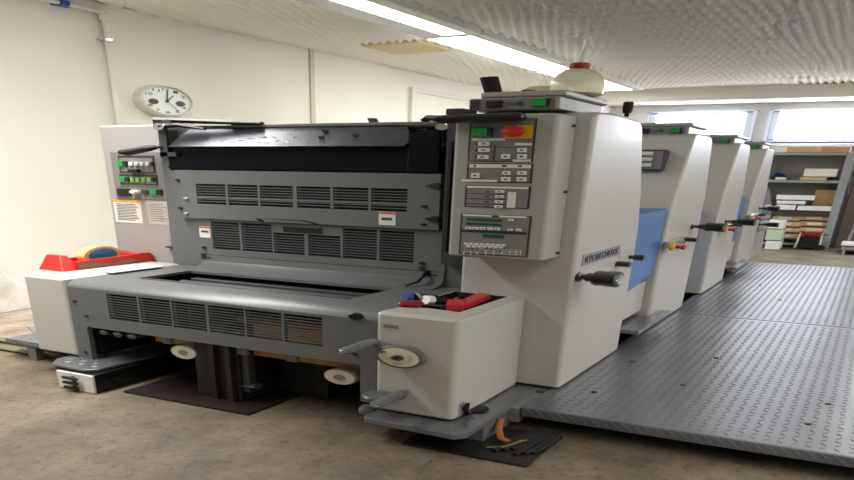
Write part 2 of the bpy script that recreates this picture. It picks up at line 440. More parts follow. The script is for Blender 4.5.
obj('hook', B().tube([(XL, 6.55, 2.0), (XL + .05, 6.55, 2.0), (XL + .06, 6.55, 1.985)], .005), M['chrome'], None, 'tiny metal hook in the wall above the press guard', 'hook', loc=(XL, 6.55, 1.98)) if False else None
pts = [at(0, 271, 'x', -5.5), at(10, 278, 'x', -5.3), at(20, 284, 'x', -5.0), at(30, 289, 'x', -4.7), at(42, 292, 'x', -4.4)]
pts = [(XL + .03, 3.2, pts[0].z + .03)] + [tuple(p) for p in pts] + [(-4.2, 4.2, .25)]
obj('power_cable', B().tube(pts, .0055, 8), M['cablew'], None, 'white cable hanging from the wall to the left side of the feeder', 'cable', loc=(-5, 4, .3))

# ------------------------------------------------------------------ walkway
ZW = .10
def walkway(x0, x1, y0, y1, lab):
    t = thing('walkway_plate', lab, 'walkway', ((x0 + x1) / 2, (y0 + y1) / 2, 0), 'grey diamond plate walkway sections')
    b = B().box(x0, x1, y0, y1, ZW - .042, ZW - .0005, .004).lozenges(x0 + .03, x1 - .03, y0 + .03, y1 - .03, ZW - .0012)
    obj('deck', b, M['diamond'], t)
    for fx_ in (x0 + .35, x1 - .3):
        for fy in (y0 + .5, y1 - .5):
            obj('support_leg', B().box(fx_ - .05, fx_ + .05, fy - .05, fy + .05, 0, ZW - .042), M['dgrey'], t)
    return t
t1 = walkway(-1.115, .62, 3.28, 6.40, 'near section of the grey diamond plate walkway beside the press')
t2 = walkway(-1.115, .62, 6.412, 10.74, 'far section of the grey diamond plate walkway beside the press')
for u, v in ((594, 392), (683, 385), (828, 404), (808, 424), (716, 358), (632, 362)):
    p = at(u, v, 'z', ZW); obj('bolt', B().lathe((p.x, p.y, ZW - .001), 'z', [(.001, 0), (.0055, 0), (.0055, .003), (.001, .0035)], 12), M['iron'], t1)
for u, v in ((780, 300), (760, 285)):
    p = at(u, v, 'z', ZW); obj('bolt', B().lathe((p.x, p.y, ZW - .001), 'z', [(.001, 0), (.0055, 0), (.0055, .003), (.001, .0035)], 12), M['iron'], t2)
# near edge face pattern
eb = B()
for i in range(34):
    x = -1.09 + i * .047 + .02; sg = 1
    eb.prism([(x - .022, ZW - .008), (x - .019, ZW - .004), (x + .022, ZW - .03), (x + .019, ZW - .034)], 'y', 3.274, 3.281)
obj('edge_pattern', eb, M['diamond'], t1)

# ------------------------------------------------------------------ printing units
def cover_profile(y):
    d = y - 3.66
    return [(3.66 + d, .104), (3.66 + d, 1.172), (3.675 + d, 1.192), (3.72 + d, 1.202), (3.97 + d, 1.208), (4.40 + d, 1.20), (4.46 + d, 1.188), (4.50 + d, 1.16),
            (4.69 + d, .90), (4.765 + d, .74), (4.775 + d, .60), (4.765 + d, .104)]
def lean_profile(y, back=1.10):
    d = y - 5.51
    return [(5.51 + d, .104), (5.515 + d, .45), (5.60 + d, .85), (5.83 + d, 1.15), (5.86 + d, 1.185), (5.92 + d, 1.20), (6.4 + d, 1.20), (6.5 + d, 1.185), (6.535 + d, 1.15),
            (6.69 + d, .85), (6.71 + d, .60), (6.68 + d, .104)]

def green_switch(b_parent, xc, y, zc, w, h):
    obj('button', B().box(xc - w / 2, xc + w / 2, y - .03, y, zc - h / 2, zc + h / 2, .002), M['green'], b_parent, 'green push button')
    obj('button_housing', B().box(xc + w / 2, xc + w * .85, y - .025, y, zc - h * .55, zc + h * .55, .002), M['black'], b_parent)

def top_box(unit, y, first=False, x0=-1.60, x1=-1.20, depth=.60, z0=1.206):
    tb = obj('ink_duct_box', B().box(x0, x1, y, y + depth, z0, z0 + .043, .003), M['console'], unit)
    obj('lid', B().box(x0 + .04, x1 + .015, y + .02, y + depth + .05, z0 + .0435, z0 + .066, .006), M['console'], tb)
    obj('switch_plate', B().box(x0 + .02, x1 - .02, y - .004, y, z0 + .003, z0 + .04, .001), M['panel'], tb)
    yy = y - .004
    w = x1 - x0
    obj('button', B().box(x0 + .72 * w, x0 + .87 * w, yy - .02, yy, z0 + .01, z0 + .036, .002), M['green'], tb, 'green push button')
    obj('button_housing', B().box(x0 + .87 * w, x0 + .90 * w, yy - .016, yy, z0 + .009, z0 + .037, .001), M['black'], tb)
    obj('switch', B().box(x0 + .21 * w, x0 + .40 * w, yy - .018, yy, z0 + .009, z0 + .034, .003), M['black'], tb)
    obj('socket', B().box(x0 + .03 * w, x0 + .125 * w, yy - .006, yy, z0 + .004, z0 + .038, .001), M['edge'], tb)
    obj('indicator', B().box(x0 + .54 * w, x0 + .61 * w, yy - .008, yy, z0 + .016, z0 + .028, .001), M['dgreen'], tb)
    for k in (.46, .50):
        obj('indicator', B().box(x0 + k * w, x0 + (k + .015) * w, yy - .004, yy, z0 + .018, z0 + .026), M['ink'], tb)
    return tb

def round_handle(par, p, l=.21, r=.022, name='handle', end=True):
    x, y, z = p
    k = l / S.x
    b = B().lathe((x, y, z), 'x', [(.001, 0), (r * .62, 0), (r * .62, .004), (r * .36, .006), (r * .36, k * .2), (r * .55, k * .22), (r * .6, k * .4), (r * .9, k * .42), (r, k * .5), (r * .93, k * .62), (r, k * .74), (r * 1.04, k * .97), (r * .9, k), (.001, k)], 20)
    h = obj(name, b, M['black'], par)
    if end: obj('end_cap', B().lathe((x + l, y, z), 'x', [(.001, 0), (r * .66, 0), (r * .62, .002), (.001, .0025)], 20), M['chrome'], h)
    return h

UNIT_LABELS = ('first printing unit of the press, carrying the control console beside the feeder',
               'second printing unit of the press, right behind the one carrying the console',
               'third printing unit from the feeder, between the second and the last unit',
               'last printing unit of the press, nearest the back wall shelf')
def side_knobs(u, pts):
    for (y, z, l, r) in pts: round_handle(u, (-1.068, y, z), l, r, end=False)

units = []
for n in range(4):
    y = 3.66 + 1.95 * n
    u = thing('printing_unit', UNIT_LABELS[n], 'printing press', (-2.4, y, 0), 'units of the white offset press')
    units.append(u)
    prof = cover_profile(3.66) if n == 0 else lean_profile(5.51 + (0, 1.99, 3.93)[n - 1] )
    obj('side_cover', B().prism(prof, 'x', -1.62, -1.068, .009, 3, angle=.35), M['white'], u)
    obj('side_cover', B().box(-4.06, -3.585, y + .16, y + 1.1, .104, 1.19, .006), M['cab'], u)
    yb = y if n == 0 else y - .1
    obj('press_body', B().box(-3.58, -1.63, yb + .55, yb + 1.1, .10, 1.12), M['dgrey'], u)
    obj('base', B().box(-3.9, -1.25, yb + .2, yb + 1.0, 0, .10), M['iron'], u)

# --- unit one
u = units[0]
obj('frame_post', B().prism([(-3.575, .485), (-3.34, .485), (-3.34, .975), (-3.522, .975), (-3.522, 1.165), (-3.575, 1.165)], 'y', 3.80, 3.90), M['grey'], u)
obj('frame_post', B().box(-1.80, -1.63, 3.80, 3.90, .485, 1.18, .004), M['grey'], u)
obj('back_plate', B().box(-3.40, -1.75, 3.86, 4.0, .485, 1.08), M['dark'], u)
YG = 3.77
def vents(par, y, spans, bars, sm):
    for (u0, v0, u1, v1) in spans:
        p = at(u0, v0, 'y', y); q = at(u1, v1, 'y', y)
        b = B(); zt, zb = p.z, q.z
        n = bars; h = (zt - zb) / n
        b.box(p.x, q.x, y + .002, y + .03, zb, zt, 0, 2, 1)
        for k in range(n + 1):
            z = zb + k * h
            b.box(p.x - .004, q.x + .004, y - .006, y + .001, z - h * .22, z + h * .22, 0, 2, 0)
        obj('vent', b, [M[sm], M['dark']], par, smooth=False)
def framed(b, x0, x1, z0, z1, y0, y1, holes):
    """front sheet with rectangular openings (holes share one z range each, sorted by x)"""
    zs = sorted({z0, z1} | {h[2] for h in holes} | {h[3] for h in holes})
    for a, c in zip(zs, zs[1:]):
        mid = (a + c) / 2; x = x0
        for h in sorted(holes):
            if h[2] < mid < h[3]:
                if h[0] > x: b.box(x, h[0], y0, y1, a, c)
                x = h[1]
        if x < x1: b.box(x, x1, y0, y1, a, c)
    return b
def slat_vent(par, h, y0, y1, n, mname, gap=None):
    x0, x1, z0, z1 = h; b = B(); s = (z1 - z0) / n
    for k in range(1, n):
        z = z0 + k * s
        b.box(x0 - .002, x1 + .002, y0 + .002, y0 + .009, z - s * (.6 if k == gap else .13), z + s * .15)
    obj('vent', b, M[mname], par, smooth=False)
# upper guard
UG = [(-3.315, -3.105), (-3.09, -2.885), (-2.87, -2.655), (-2.63, -2.42), (-2.405, -2.195), (-2.18, -1.975)]
hol = [(a, c, .815, .912) for a, c in UG]
ug = obj('upper_guard', framed(B(), -3.455, -1.80, .742, .976, YG, YG + .04, hol), M['grey'], u, smooth=False)
for h in hol: slat_vent(ug, h, YG, YG + .03, 8, 'grey', 3)
obj('guard_backing', B().box(-3.44, -1.82, YG + .05, YG + .07, .75, .97), M['dark'], ug)
for uu, vv in ((186.5, 198), (187, 213), (178, 180), (181, 208), (424.5, 206.5), (424, 224.5)):
    p = at(uu, vv, 'y', YG); obj('screw', B().lathe((p.x, YG, p.z), 'y', [(.001, -.004), (.005, -.004), (.006, 0), (.001, 0)], 10), M['sticker' if uu > 185 and uu < 190 else 'iron'], ug)
for uu, vv in ((437, 186), (435.5, 219)):
    p = at(uu, vv, 'y', YG); obj('latch_knob', B().lathe((p.x, YG, p.z), 'y', [(.001, -.008), (.011, -.008), (.013, 0), (.001, 0)], 14).box(p.x - .05, p.x, YG - .012, YG - .004, p.z - .004, p.z + .004), M['iron'], ug)
obj('pull_handle', B().tube([(-2.86, YG, .742), (-2.86, YG - .06, .76), (-2.56, YG - .06, .76), (-2.50, YG, .742)], .004, 8), M['dgrey'], ug)
b = B(); quad_on(b, 'y', YG, 379, 211.5, 395.5, 225.5, .002); st = obj('warning_sticker', b, M['label'], ug)
b = B(); quad_on(b, 'y', YG, 379.3, 211.7, 395.3, 214.5, .003); obj('sticker_header', b, M['orange'], ug)
b = B(); p = at(387, 219, 'y', YG)
b.box(p.x - .03, p.x + .03, YG - .003, YG, p.z - .006, p.z + .006); obj('pictogram', b, M['ink'], ug)
# lower guard
LG = [(-3.245, -3.045, .590, .728), (-3.03, -2.82, .590, .728), (-2.81, -2.605, .590, .690), (-2.58, -2.375, .590, .690), (-2.36, -2.155, .590, .728), (-2.14, -1.94, .590, .728)]
lg = obj('lower_guard', framed(B(), -3.335, -1.762, .557, .738, 3.79, 3.82, LG), M['grey'], u, smooth=False)
for h in LG: slat_vent(lg, h, 3.79, 3.818, 11 if h[3] > .7 else 8, 'grey')
obj('guard_backing', B().box(-3.32, -1.78, 3.83, 3.85, .56, .735), M['dark'], lg)
obj('grip_slot', B().box(-2.74, -2.49, 3.785, 3.79, .697, .722, .002), M['black'], lg)
b = B(); quad_on(b, 'y', 3.79, 199, 226, 210.8, 237.8, .002); obj('warning_sticker', b, M['label'], lg)
b = B(); quad_on(b, 'y', 3.79, 199.2, 226.2, 210.6, 228.6, .003); obj('sticker_header', b, M['orange'], lg)
p = at(205, 231.5, 'y', 3.79); obj('pictogram', B().box(p.x - .028, p.x + .028, 3.787, 3.79, p.z - .005, p.z + .005), M['ink'], lg)
for uu, vv in ((204.5, 247.5), (422, 263), (422, 268)):
    p = at(uu, vv, 'y', 3.79); obj('screw', B().lathe((p.x, 3.79, p.z), 'y', [(.001, -.004), (.006, -.004), (.007, 0), (.001, 0)], 10), M['iron'], lg)
for xx in (-3.335, -1.87):
    obj('hinge', B().box(xx, xx + .03, 3.78, 3.79, .535, .562).box(xx + .03, xx + .07, 3.782, 3.79, .54, .545), M['black'], lg)
# dark acrylic hood with the steel plate
hood = obj('hood', B().prism([(3.80, .978), (3.80, 1.08), (3.95, 1.17), (4.3, 1.185), (4.3, .978)], 'x', -3.52, -1.81), M['acrylic'], u)
obj('hood_end', B().box(-1.985, -1.81, 3.765, 3.80, .978, 1.15, .006), M['acrylic'], hood)
obj('hood_lip', B().box(-3.52, -1.81, 3.785, 3.80, .985, .993), M['acrylic'], hood)
obj('hood_plate', B().poly([(-3.46, 3.735, 1.086), (-1.985, 3.735, 1.086), (-1.93, 3.90, 1.172), (-3.43, 3.90, 1.172),
                            (-3.46, 3.745, 1.082), (-1.985, 3.745, 1.082), (-1.93, 3.91, 1.168), (-3.43, 3.91, 1.168)],
                           [(0, 1, 2, 3), (7, 6, 5, 4), (0, 4, 5, 1), (1, 5, 6, 2), (2, 6, 7, 3), (3, 7, 4, 0)]), M['steel'], u, 'scratched steel plate')
b = B(); rs = random.Random(11)
for k in range(26):
    k0 = rs.uniform(.15, .85); x = rs.uniform(-3.3, -2.55); l = rs.uniform(.01, .05); dk = rs.uniform(-.06, .06)
    ps = []
    for xx, kk in ((x, k0), (x + l, k0 + dk)):
        ps.append((xx, 3.735 + .165 * kk - .001, 1.086 + .086 * kk + .0006))
    b.tube(ps, .0005, 4)
obj('scratches', b, M['chrome'], u)
obj('top_plate', B().box(-3.44, -1.83, 3.90, 4.5, 1.174, 1.188, .002), M['grey'], u)
for uu, vv in ((321.5, 137.5), (325.5, 131.5), (355.5, 135.5)):
    q = at(uu, vv, 'y', 3.80)
    z = q.z; yy = 3.735 + (z - 1.086) / .086 * .165; q = at(uu, vv, 'y', yy)
    obj('hole', B().lathe((q.x, yy, q.z + .001), 'y', [(.001, -.003), (.006, -.003), (.006, .002), (.001, .002)], 12), M['dark'], u)
obj('tab', B().poly([tuple(at(367, 118, 'y', 4.0)), tuple(at(373, 118, 'y', 4.0)), tuple(at(376, 124, 'y', 4.0)), tuple(at(370, 124, 'y', 4.0))] +
                    [tuple(at(367, 118, 'y', 4.0) + Vector((0, .04, 0))), tuple(at(373, 118, 'y', 4.0) + Vector((0, .04, 0))), tuple(at(376, 124, 'y', 4.0) + Vector((0, .04, 0))), tuple(at(370, 124, 'y', 4.0) + Vector((0, .04, 0)))],
                    [(0, 1, 2, 3), (7, 6, 5, 4), (0, 4, 5, 1), (1, 5, 6, 2), (2, 6, 7, 3), (3, 7, 4, 0)]), M['black'], u)
# lifting arms and gas struts on top
def P(uu, vv, y): return tuple(at(uu, vv, 'y', y))
arm = obj('lifting_arm', B().tube([P(155, 120, 3.78), P(180, 120.5, 3.84), P(262, 123.5, 3.9)], [.013, .013, .008], 10), M['edge'], u)
obj('strut', B().tube([P(160, 126, 3.76), P(178, 125, 3.80), P(205, 129, 3.82)], [.012, .010, .006], 10), M['iron'], arm)
obj('pivot', B().lathe(P(160.5, 126.5, 3.755), 'y', [(.006, -.006), (.016, -.006), (.016, .006), (.006, .006)], 16), M['chrome'], arm)
obj('bracket', B().box(P(153, 118, 3.78)[0], P(172, 118, 3.78)[0], 3.77, 3.83, 1.185, 1.212, .003), M['edge'], arm)
obj('clamp_block', B().box(P(232, 121, 3.9)[0], P(247, 121, 3.9)[0], 3.88, 3.94, P(240, 125, 3.9)[2], P(240, 121, 3.9)[2], .002), M['edge'], arm)
obj('frame_link', B().box(-3.56, -3.50, 3.775, 3.80, 1.03, 1.19, .002).box(-3.56, -3.44, 3.775, 3.80, 1.04, 1.06), M['dgrey'], u)
hb = obj('guard_handle', B().tube([P(122, 152, 3.7), P(127, 152.5, 3.7), P(148, 148.5, 3.7), P(155, 147, 3.76)], [.012, .0155, .014, .010], 12), M['rubber'], u, 'black rubber handle')
obj('handle_stem', B().tube([P(154, 147.2, 3.75), P(166, 146.5, 3.80)], .007, 8), M['iron'], hb)
hb = obj('guard_handle', B().tube([P(440, 119.5, 3.36), P(470, 118.5, 3.36), P(520, 117, 3.36), P(523.5, 117, 3.36)], [.014, .015, .015, .011], 14), M['black'], u, 'black bar handle above the console')
obj('handle_stem', B().tube([P(425, 120, 3.5), P(430, 117.5, 3.42), P(442, 119, 3.36)], [.008, .010, .012], 10), M['black'], hb)
obj('handle_mount', B().box(P(449, 112, 3.45)[0], P(468, 112, 3.45)[0], 3.41, 3.55, 1.185, 1.207, .004), M['edge'], hb)
obj('end_screw', B().lathe(P(521, 116.5, 3.345), 'y', [(.001, -.004), (.006, -.004), (.006, .002), (.001, .002)], 10), M['chrome'], hb)
obj('strut', B().tube([P(408, 128, 3.76), P(425, 127, 3.80), P(444, 126.5, 3.8)], [.012, .006, .006], 10), M['iron'], u)
obj('pivot', B().lathe(P(444, 127, 3.795), 'y', [(.006, -.008), (.013, -.008), (.013, .0), (.006, .0)], 14), M['chrome'], u)
obj('dark_side', B().box(-1.755, -1.64, 3.72, 3.80, .60, 1.17), M['edge'], u)
obj('guide_strip', B().box(-1.735, -1.72, 3.70, 3.72, .66, 1.10), M['iron'], u)

# control console
YC = 3.41
con = obj('console', B().box(-1.580, -1.140, YC, 3.655, .668, 1.186, .009, 3), M['console'], u)
def panel(u0, v0, u1, v1, name='control_panel'):
    p = at(u0, v0, 'y', YC); q = at(u1, v1, 'y', YC)
    obj(name, B().box(p.x, q.x, YC - .003, YC + .002, q.z, p.z, 0, 2, 1).box(p.x + .008, q.x - .008, YC - .005, YC, q.z + .003, p.z - .003), [M['panel'], M['edge']], con)
for a in ((470.5, 119.5, 533, 162), (468, 163, 531.5, 183.3), (466, 185, 529, 209), (461.5, 213.5, 527.5, 257.5)): panel(*a)
def cbtn(u0, v0, u1, v1, mname='label', nm='button', d=.012, mark=True):
    b = B(); quad_on(b, 'y', YC - .005, u0, v0, u1, v1, d, .0012)
    if mark:
        p = at((u0 + u1) / 2, (v0 + v1) / 2, 'y', YC - .005); q = at(u1, v1, 'y', YC - .005)
        w = (q.x - p.x) * .35; h = (p.z - q.z) * .3
        b.box(p.x - w, p.x + w, YC - .005 - d - .001, YC - .005 - d + .001, p.z - h, p.z + h, 0, 2, 1)
    o = obj(nm, b, [M[mname], M['ink']], con)
    return o
for a in ((479, 141.7, 490, 146), (479, 148, 490, 152), (478, 155, 489, 159), (518, 148, 527, 152.5), (518, 154, 527, 159), (502, 154, 510.5, 159),
          (472, 173, 480, 178), (503, 171, 511, 175), (518, 171, 527, 175), (502, 177, 511, 181.6), (517.5, 177, 526.7, 181.6),
          (496, 190, 504.6, 193), (496, 195, 504, 198), (495.6, 200, 503.5, 203.4), (495, 205, 503, 208.2),
          (466, 226.6, 472, 229.6), (473, 226.8, 479, 229.8), (480.6, 227, 486, 230), (488, 227.2, 493.5, 230.2), (495, 227.4, 500.5, 230.4),
          (509, 218.8, 514, 221.3), (508, 228.5, 513.5, 231), (516.6, 228.7, 522, 231.5)): cbtn(*a)
for a in ((472, 138.3, 505, 140.7), (515, 143, 532, 145.5), (513, 159.3, 531, 161.8), (469.5, 164, 531, 168.3), (462, 179.2, 497, 182.2), (467, 185.6, 528.5, 189.2),
          (508, 192, 515, 208), (463, 214, 527, 218.3)): cbtn(*a, nm='label_strip', d=.002, mark=False)
for a in ((467, 218, 502, 221.8), (466.4, 222.4, 501.2, 226.2), (483, 234, 503.7, 238.3)): cbtn(*a, mname='dgreen', nm='display', d=.003, mark=False)
for a in ((476, 142.5, 477.5, 145), (475.6, 148.5, 477, 151.5), (475, 155, 476.5, 158.5), (474, 164.8, 476, 167.3), (518, 165, 522, 167), (502, 165, 507, 167), (492, 215.3, 499, 217.3),
          (486, 191, 489, 192.3), (485, 196, 489, 197.3), (484.5, 201, 488.5, 202.3), (484, 206, 488.5, 207.3)): cbtn(*a, mname='ink', nm='marking', d=.003, mark=False)
for a in ((466.5, 193.8, 507, 194.4), (466.2, 198.8, 507, 199.4), (465.8, 203.8, 507, 204.4), (461.5, 231.8, 527, 232.4), (494, 145, 494.7, 161), (494, 147, 532, 147.5)): cbtn(*a, mname='edge', nm='divider', d=.001, mark=False)
# roller diagram printed at the foot of the console
b = B()
rnd = random.Random(3)
for k in range(15):
    uu = 466 + k * 2.7; vv = 243.5 + (2.2 if k % 2 else 0) + k * .12
    p = at(uu, vv, 'y', YC - .005); b.lathe((p.x, YC - .0055, p.z), 'y', [(.002, -.001), (.0042, -.001), (.0042, .001), (.002, .001)], 10, 0)
for k in range(9):
    p = at(468 + k * 4.6, 248 + (k * 5 % 4), 'y', YC - .005); b.box(p.x - .006, p.x + .006, YC - .007, YC - .005, p.z - .002, p.z + .002, 0, 2, 1)
for uu in (464, 471, 477, 486, 494, 502, 510, 516, 521):
    p = at(uu, 251, 'y', YC - .005); q = at(uu, 254.5, 'y', YC - .005); b.box(p.x - .002, p.x + .002, YC - .0065, YC - .005, q.z, p.z, 0, 2, 0)
for vv in (251, 253, 255.5):
    p = at(464, vv, 'y', YC - .005); q = at(521, vv + 1.2, 'y', YC - .005); b.box(p.x, q.x, YC - .0065, YC - .005, q.z + .006, q.z + .0072, 0, 2, 0)
obj('roller_diagram', b, [M['label'], M['ink']], con)
g = at(474, 128, 'y', YC - .005); g2 = at(489, 136.5, 'y', YC - .005)
obj('button', B().box(g.x, g2.x, YC - .03, YC - .005, g2.z, g.z, .002), M['green'], con, 'large green push button')
g3 = at(493, 136.5, 'y', YC - .005); obj('button_housing', B().box(g2.x, g3.x, YC - .026, YC - .005, g2.z - .001, g.z + .001, .002), M['black'], con)
p = at(505, 125.5, 'y', YC - .005); q = at(532, 138.5, 'y', YC - .005)
obj('stop_plate', B().box(p.x, q.x, YC - .009, YC - .005, q.z, p.z), M['yellow'], con, 'yellow plate')
p = at(516.5, 132, 'y', YC - .008)
obj('stop_button', B().lathe((p.x, YC - .009, p.z), 'y', [(.010, 0), (.010, -.008), (.0175, -.009), (.018, -.013), (.016, -.0165), (.009, -.018), (.001, -.018)], 28), M['red'], con, 'red mushroom button')
for vv in (125, 187, 252):
    q = at(568 - (vv - 120) * .1, vv, 'x', -1.14)
    obj('screw', B().lathe((-1.14, 3.60, 1.15 if vv == 125 else .92 if vv == 187 else .69), 'x', [(.001, 0), (.005, 0), (.005, .003), (.001, .003)], 10), M['black'], con)

top = top_box(u, 3.585, True)
p = at(495, 93, 'y', 3.75)
obj('lever_grip', B().tube([(p.x, 3.75, 1.25), (p.x - .005, 3.75, 1.275), (p.x - .025, 3.73, 1.332)], [.010, .0145, .0155], 14), M['rubber'], top, 'black lever grip')
p = at(527, 92, 'y', 3.7)
obj('signal_button', B().lathe((p.x, 3.72, 1.27), 'z', [(.001, 0), (.014, 0), (.014, .004), (.011, .012), (.001, .013)], 18), M['darkred'], top, 'dark red button')
obj('knob', B().lathe((-1.085, 4.20, 1.207), 'z', [(.004, 0), (.004, .012), (.0075, .014), (.0088, .03), (.0088, .052), (.007, .056), (.001, .057)], 16), M['rubber'], u)
round_handle(u, (-1.068, 3.735, .588), .185, .030)
obj('adjusting_knob', B().lathe((-1.068, 4.40, .588), 'x', [(.001, 0), (.012, 0), (.013, .004), (.013, .026), (.001, .027)], 14), M['black'], u)
obj('adjusting_knob', B().lathe((-1.068, 4.66, .60), 'x', [(.001, 0), (.009, 0), (.009, .008), (.013, .010), (.013, .030), (.001, .031)], 14), M['black'], u)
npl = obj('nameplate', B().box(-1.068, -1.064, 3.755, 4.405, .630, .674), M['nameplate'], u)
obj('lettering', lettering('RYOBI', .026, .245, (-1.0635, 3.79, .639), 'x', .002), M['text'], npl)
obj('lettering', lettering('524HXX', .026, .30, (-1.0635, 4.06, .639), 'x', .002), M['text'], npl)
obj('small_nameplate', B().box(-1.068, -1.065, 4.42, 4.70, .610, .642), M['sticker'], u)
for yy, zz in ((3.72, .125),):
    obj('screw', B().lathe((-1.42, 3.66, .135), 'y', [(.001, -.004), (.006, -.004), (.007, 0), (.001, 0)], 10), M['iron'], u)

# left control cabinet face
YL = 3.82
cab = obj('control_box', B().box(at(111, 153, 'y', YL).x, at(168, 153, 'y', YL).x, YL - .012, YL, .825, 1.062, .003), M['panel'], u)
def lbtn(u0, v0, u1, v1, mname, nm='button', d=.02):
    b = B(); quad_on(b, 'y', YL - .012, u0, v0, u1, v1, d, .0015); return obj(nm, b, M[mname], cab, {'green': 'green push button', 'lgreen': 'light green button'}.get(mname))
for a in ((118.5, 156, 156.5, 158.5), (119, 166.5, 157, 172.5)): pass
for (a0, b0, a1, b1) in ((118, 155.5, 156, 173), (119.5, 174, 158.5, 185)):
    p = at(a0, b0, 'y', YL - .012); q = at(a1, b1, 'y', YL - .012)
    obj('switch_frame', B().box(p.x, q.x, YL - .016, YL - .012, q.z, p.z, 0, 2, 1).box(p.x + .012, q.x - .012, YL - .018, YL - .014, q.z + .005, p.z - .012), [M['panel'], M['edge']], cab)
lbtn(119, 161, 125, 167, 'green'); lbtn(125.2, 161, 129, 167, 'black', 'button_housing', .016)
for a in (130.5, 136, 141.2, 147): lbtn(a, 162, a + 4, 165.8, 'label')
lbtn(151.5, 162, 155, 166, 'black', 'button_housing', .016)
lbtn(132, 169.2, 142, 172, 'black', 'lever', .04)
lbtn(121, 177, 127, 182, 'green'); lbtn(127.2, 177, 131, 182, 'black', 'button_housing', .016)
for a in (132, 137.7, 143.3, 149): lbtn(a, 177.5, a + 4, 181.8, 'lgreen')
lbtn(153.5, 177.5, 156.5, 182, 'black', 'button_housing', .016)
lbtn(119.5, 185.5, 163, 187.2, 'panel', 'switch_strip', .004)
lbtn(117.5, 188.5, 132, 196, 'black', 'socket', .012)
p = at(137.5, 191.8, 'y', YL - .012); obj('dial', B().lathe((p.x, YL - .012, p.z), 'y', [(.011, 0), (.011, -.012), (.008, -.016), (.001, -.016)], 16), M['label'], cab)
p = at(146, 191.8, 'y', YL - .012); obj('dial', B().lathe((p.x, YL - .012, p.z), 'y', [(.010, 0), (.010, -.006), (.001, -.006)], 16), M['dgrey'], cab)
lbtn(151.5, 189.8, 158.5, 195, 'green'); lbtn(158.7, 189.5, 163.5, 195.3, 'black', 'button_housing', .016)
def sticker(u0, v0, u1, v1, base, header, nlines):
    b = B(); quad_on(b, 'y', YL, u0, v0, u1, v1, .002); s = obj('notice_sticker', b, M[base], cab)
    if header:
        b = B(); quad_on(b, 'y', YL - .002, u0, v0, u1 - .8, v0 + 3.1, .002); obj('sticker_header', b, M['yellow'], cab)
    b = B(); p = at(u0, v0, 'y', YL); q = at(u1, v1, 'y', YL); hh = p.z - q.z; ww = q.x - p.x
    r = random.Random(nlines)
    for k in range(nlines):
        z = p.z - hh * (.18 + .76 * k / nlines)
        b.box(p.x + ww * .1, p.x + ww * r.uniform(.7, .93), YL - .003, YL - .002, z - hh * .016, z + hh * .012)
    obj('print_lines', b, M['ink'] if header else M['panel'], cab)
sticker(113, 199.5, 143.5, 223.5, 'label', True, 11)
sticker(146.5, 200, 170.5, 225, 'sticker', False, 8)
for vv in (247,):
    p = at(175, vv + 0, 'y', YL); obj('peg', B().box(p.x - .05, p.x, YL - .03, YL, p.z - .003, p.z + .003), M['black'], u)

# --- units two to four: boxes, guards, steps, stop buttons and handles
for n in (1, 2, 3):
    u = units[n]; y = 5.51 + (0, 1.99, 3.93)[n - 1]
    top_box(u, y + .40, x0=-1.52, x1=-1.125, depth=.56, z0=1.192)
    obj('knob', B().lathe((-1.36, y + .75, 1.255), 'z', [(.006, 0), (.006, .006), (.012, .008), (.013, .014), (.001, .016)], 14), M['iron'], u)
    # blue guard between this unit and the one before
    gx, gb, gt = {1: (-1.098, .385, .80), 2: (-1.20, .12, .73), 3: (-1.13, .385, .79)}[n]
    obj('guard', B().prism([(y - .72, gb), (y - .72, gt), (y + (gt - .44) * .2, gt), (y - .005, .44)] + ([(y - .01, gb)] if n == 2 else []), 'x', -1.6, gx, .006), M['blue'], u, 'blue side guard')
    if n != 2: obj('lower_panel', B().box(-1.6, -1.13, y - .70, y - .02, .225, .40), M['white'], u)
    obj('front_panel', B().prism([(y - .015, .8), (y + .02, .8), (y + .27, 1.10), (y + .24, 1.11)], 'x', -1.9, -1.62), M['dgrey'], u)
# small keypad on the second unit's front
u = units[1]
kp = obj('keypad', B().box(-1.36, -1.19, 5.66, 5.80, 1.0, 1.11, .006), M['dgrey'], u)
obj('keypad_face', B().box(-1.345, -1.20, 5.652, 5.66, 1.008, 1.102), M['panel'], kp)
for zz in (1.02, 1.05, 1.08):
    obj('button', B().box(-1.33, -1.26, 5.64, 5.652, zz, zz + .018, .001), M['label'], kp)
# stop buttons
def stop_set(u, y, z, k=1):
    s = obj('switch_bar', B().box(-1.068, -1.03, y - .06, y + .55 * k, z - .004, z + .028, .004), M['console'], u)
    obj('stop_plate', B().lathe((-1.03, y, z), 'x', [(.001, 0), (.022, 0), (.022, .006), (.001, .006)], 18), M['yellow'], s, 'yellow ring')
    obj('stop_button', B().lathe((-1.0, y, z), 'x', [(.010, 0), (.010, .012), (.014, .014), (.014, .019), (.011, .022), (.001, .023)], 20), M['red'], s, 'red mushroom button')
    obj('button', B().lathe((-1.03, y + .26 * k, z + .012), 'x', [(.001, 0), (.012, 0), (.012, .012), (.001, .012)], 14), M['chrome'], s)
    obj('button', B().lathe((-1.03, y + .42 * k, z + .016), 'x', [(.001, 0), (.013, 0), (.013, .03), (.001, .03)], 14), M['black'], s)
    return s
stop_set(units[1], 5.56, .595)
stop_set(units[2], 7.75, .585)
stop_set(units[3], 9.50, .60)
round_handle(units[1], (-1.068, 6.38, .668), .22, .026, end=False)
round_handle(units[2], (-1.068, 8.0, .632), .24, .026, end=False)
round_handle(units[3], (-1.068, 10.35, .662), .2, .026, end=False)
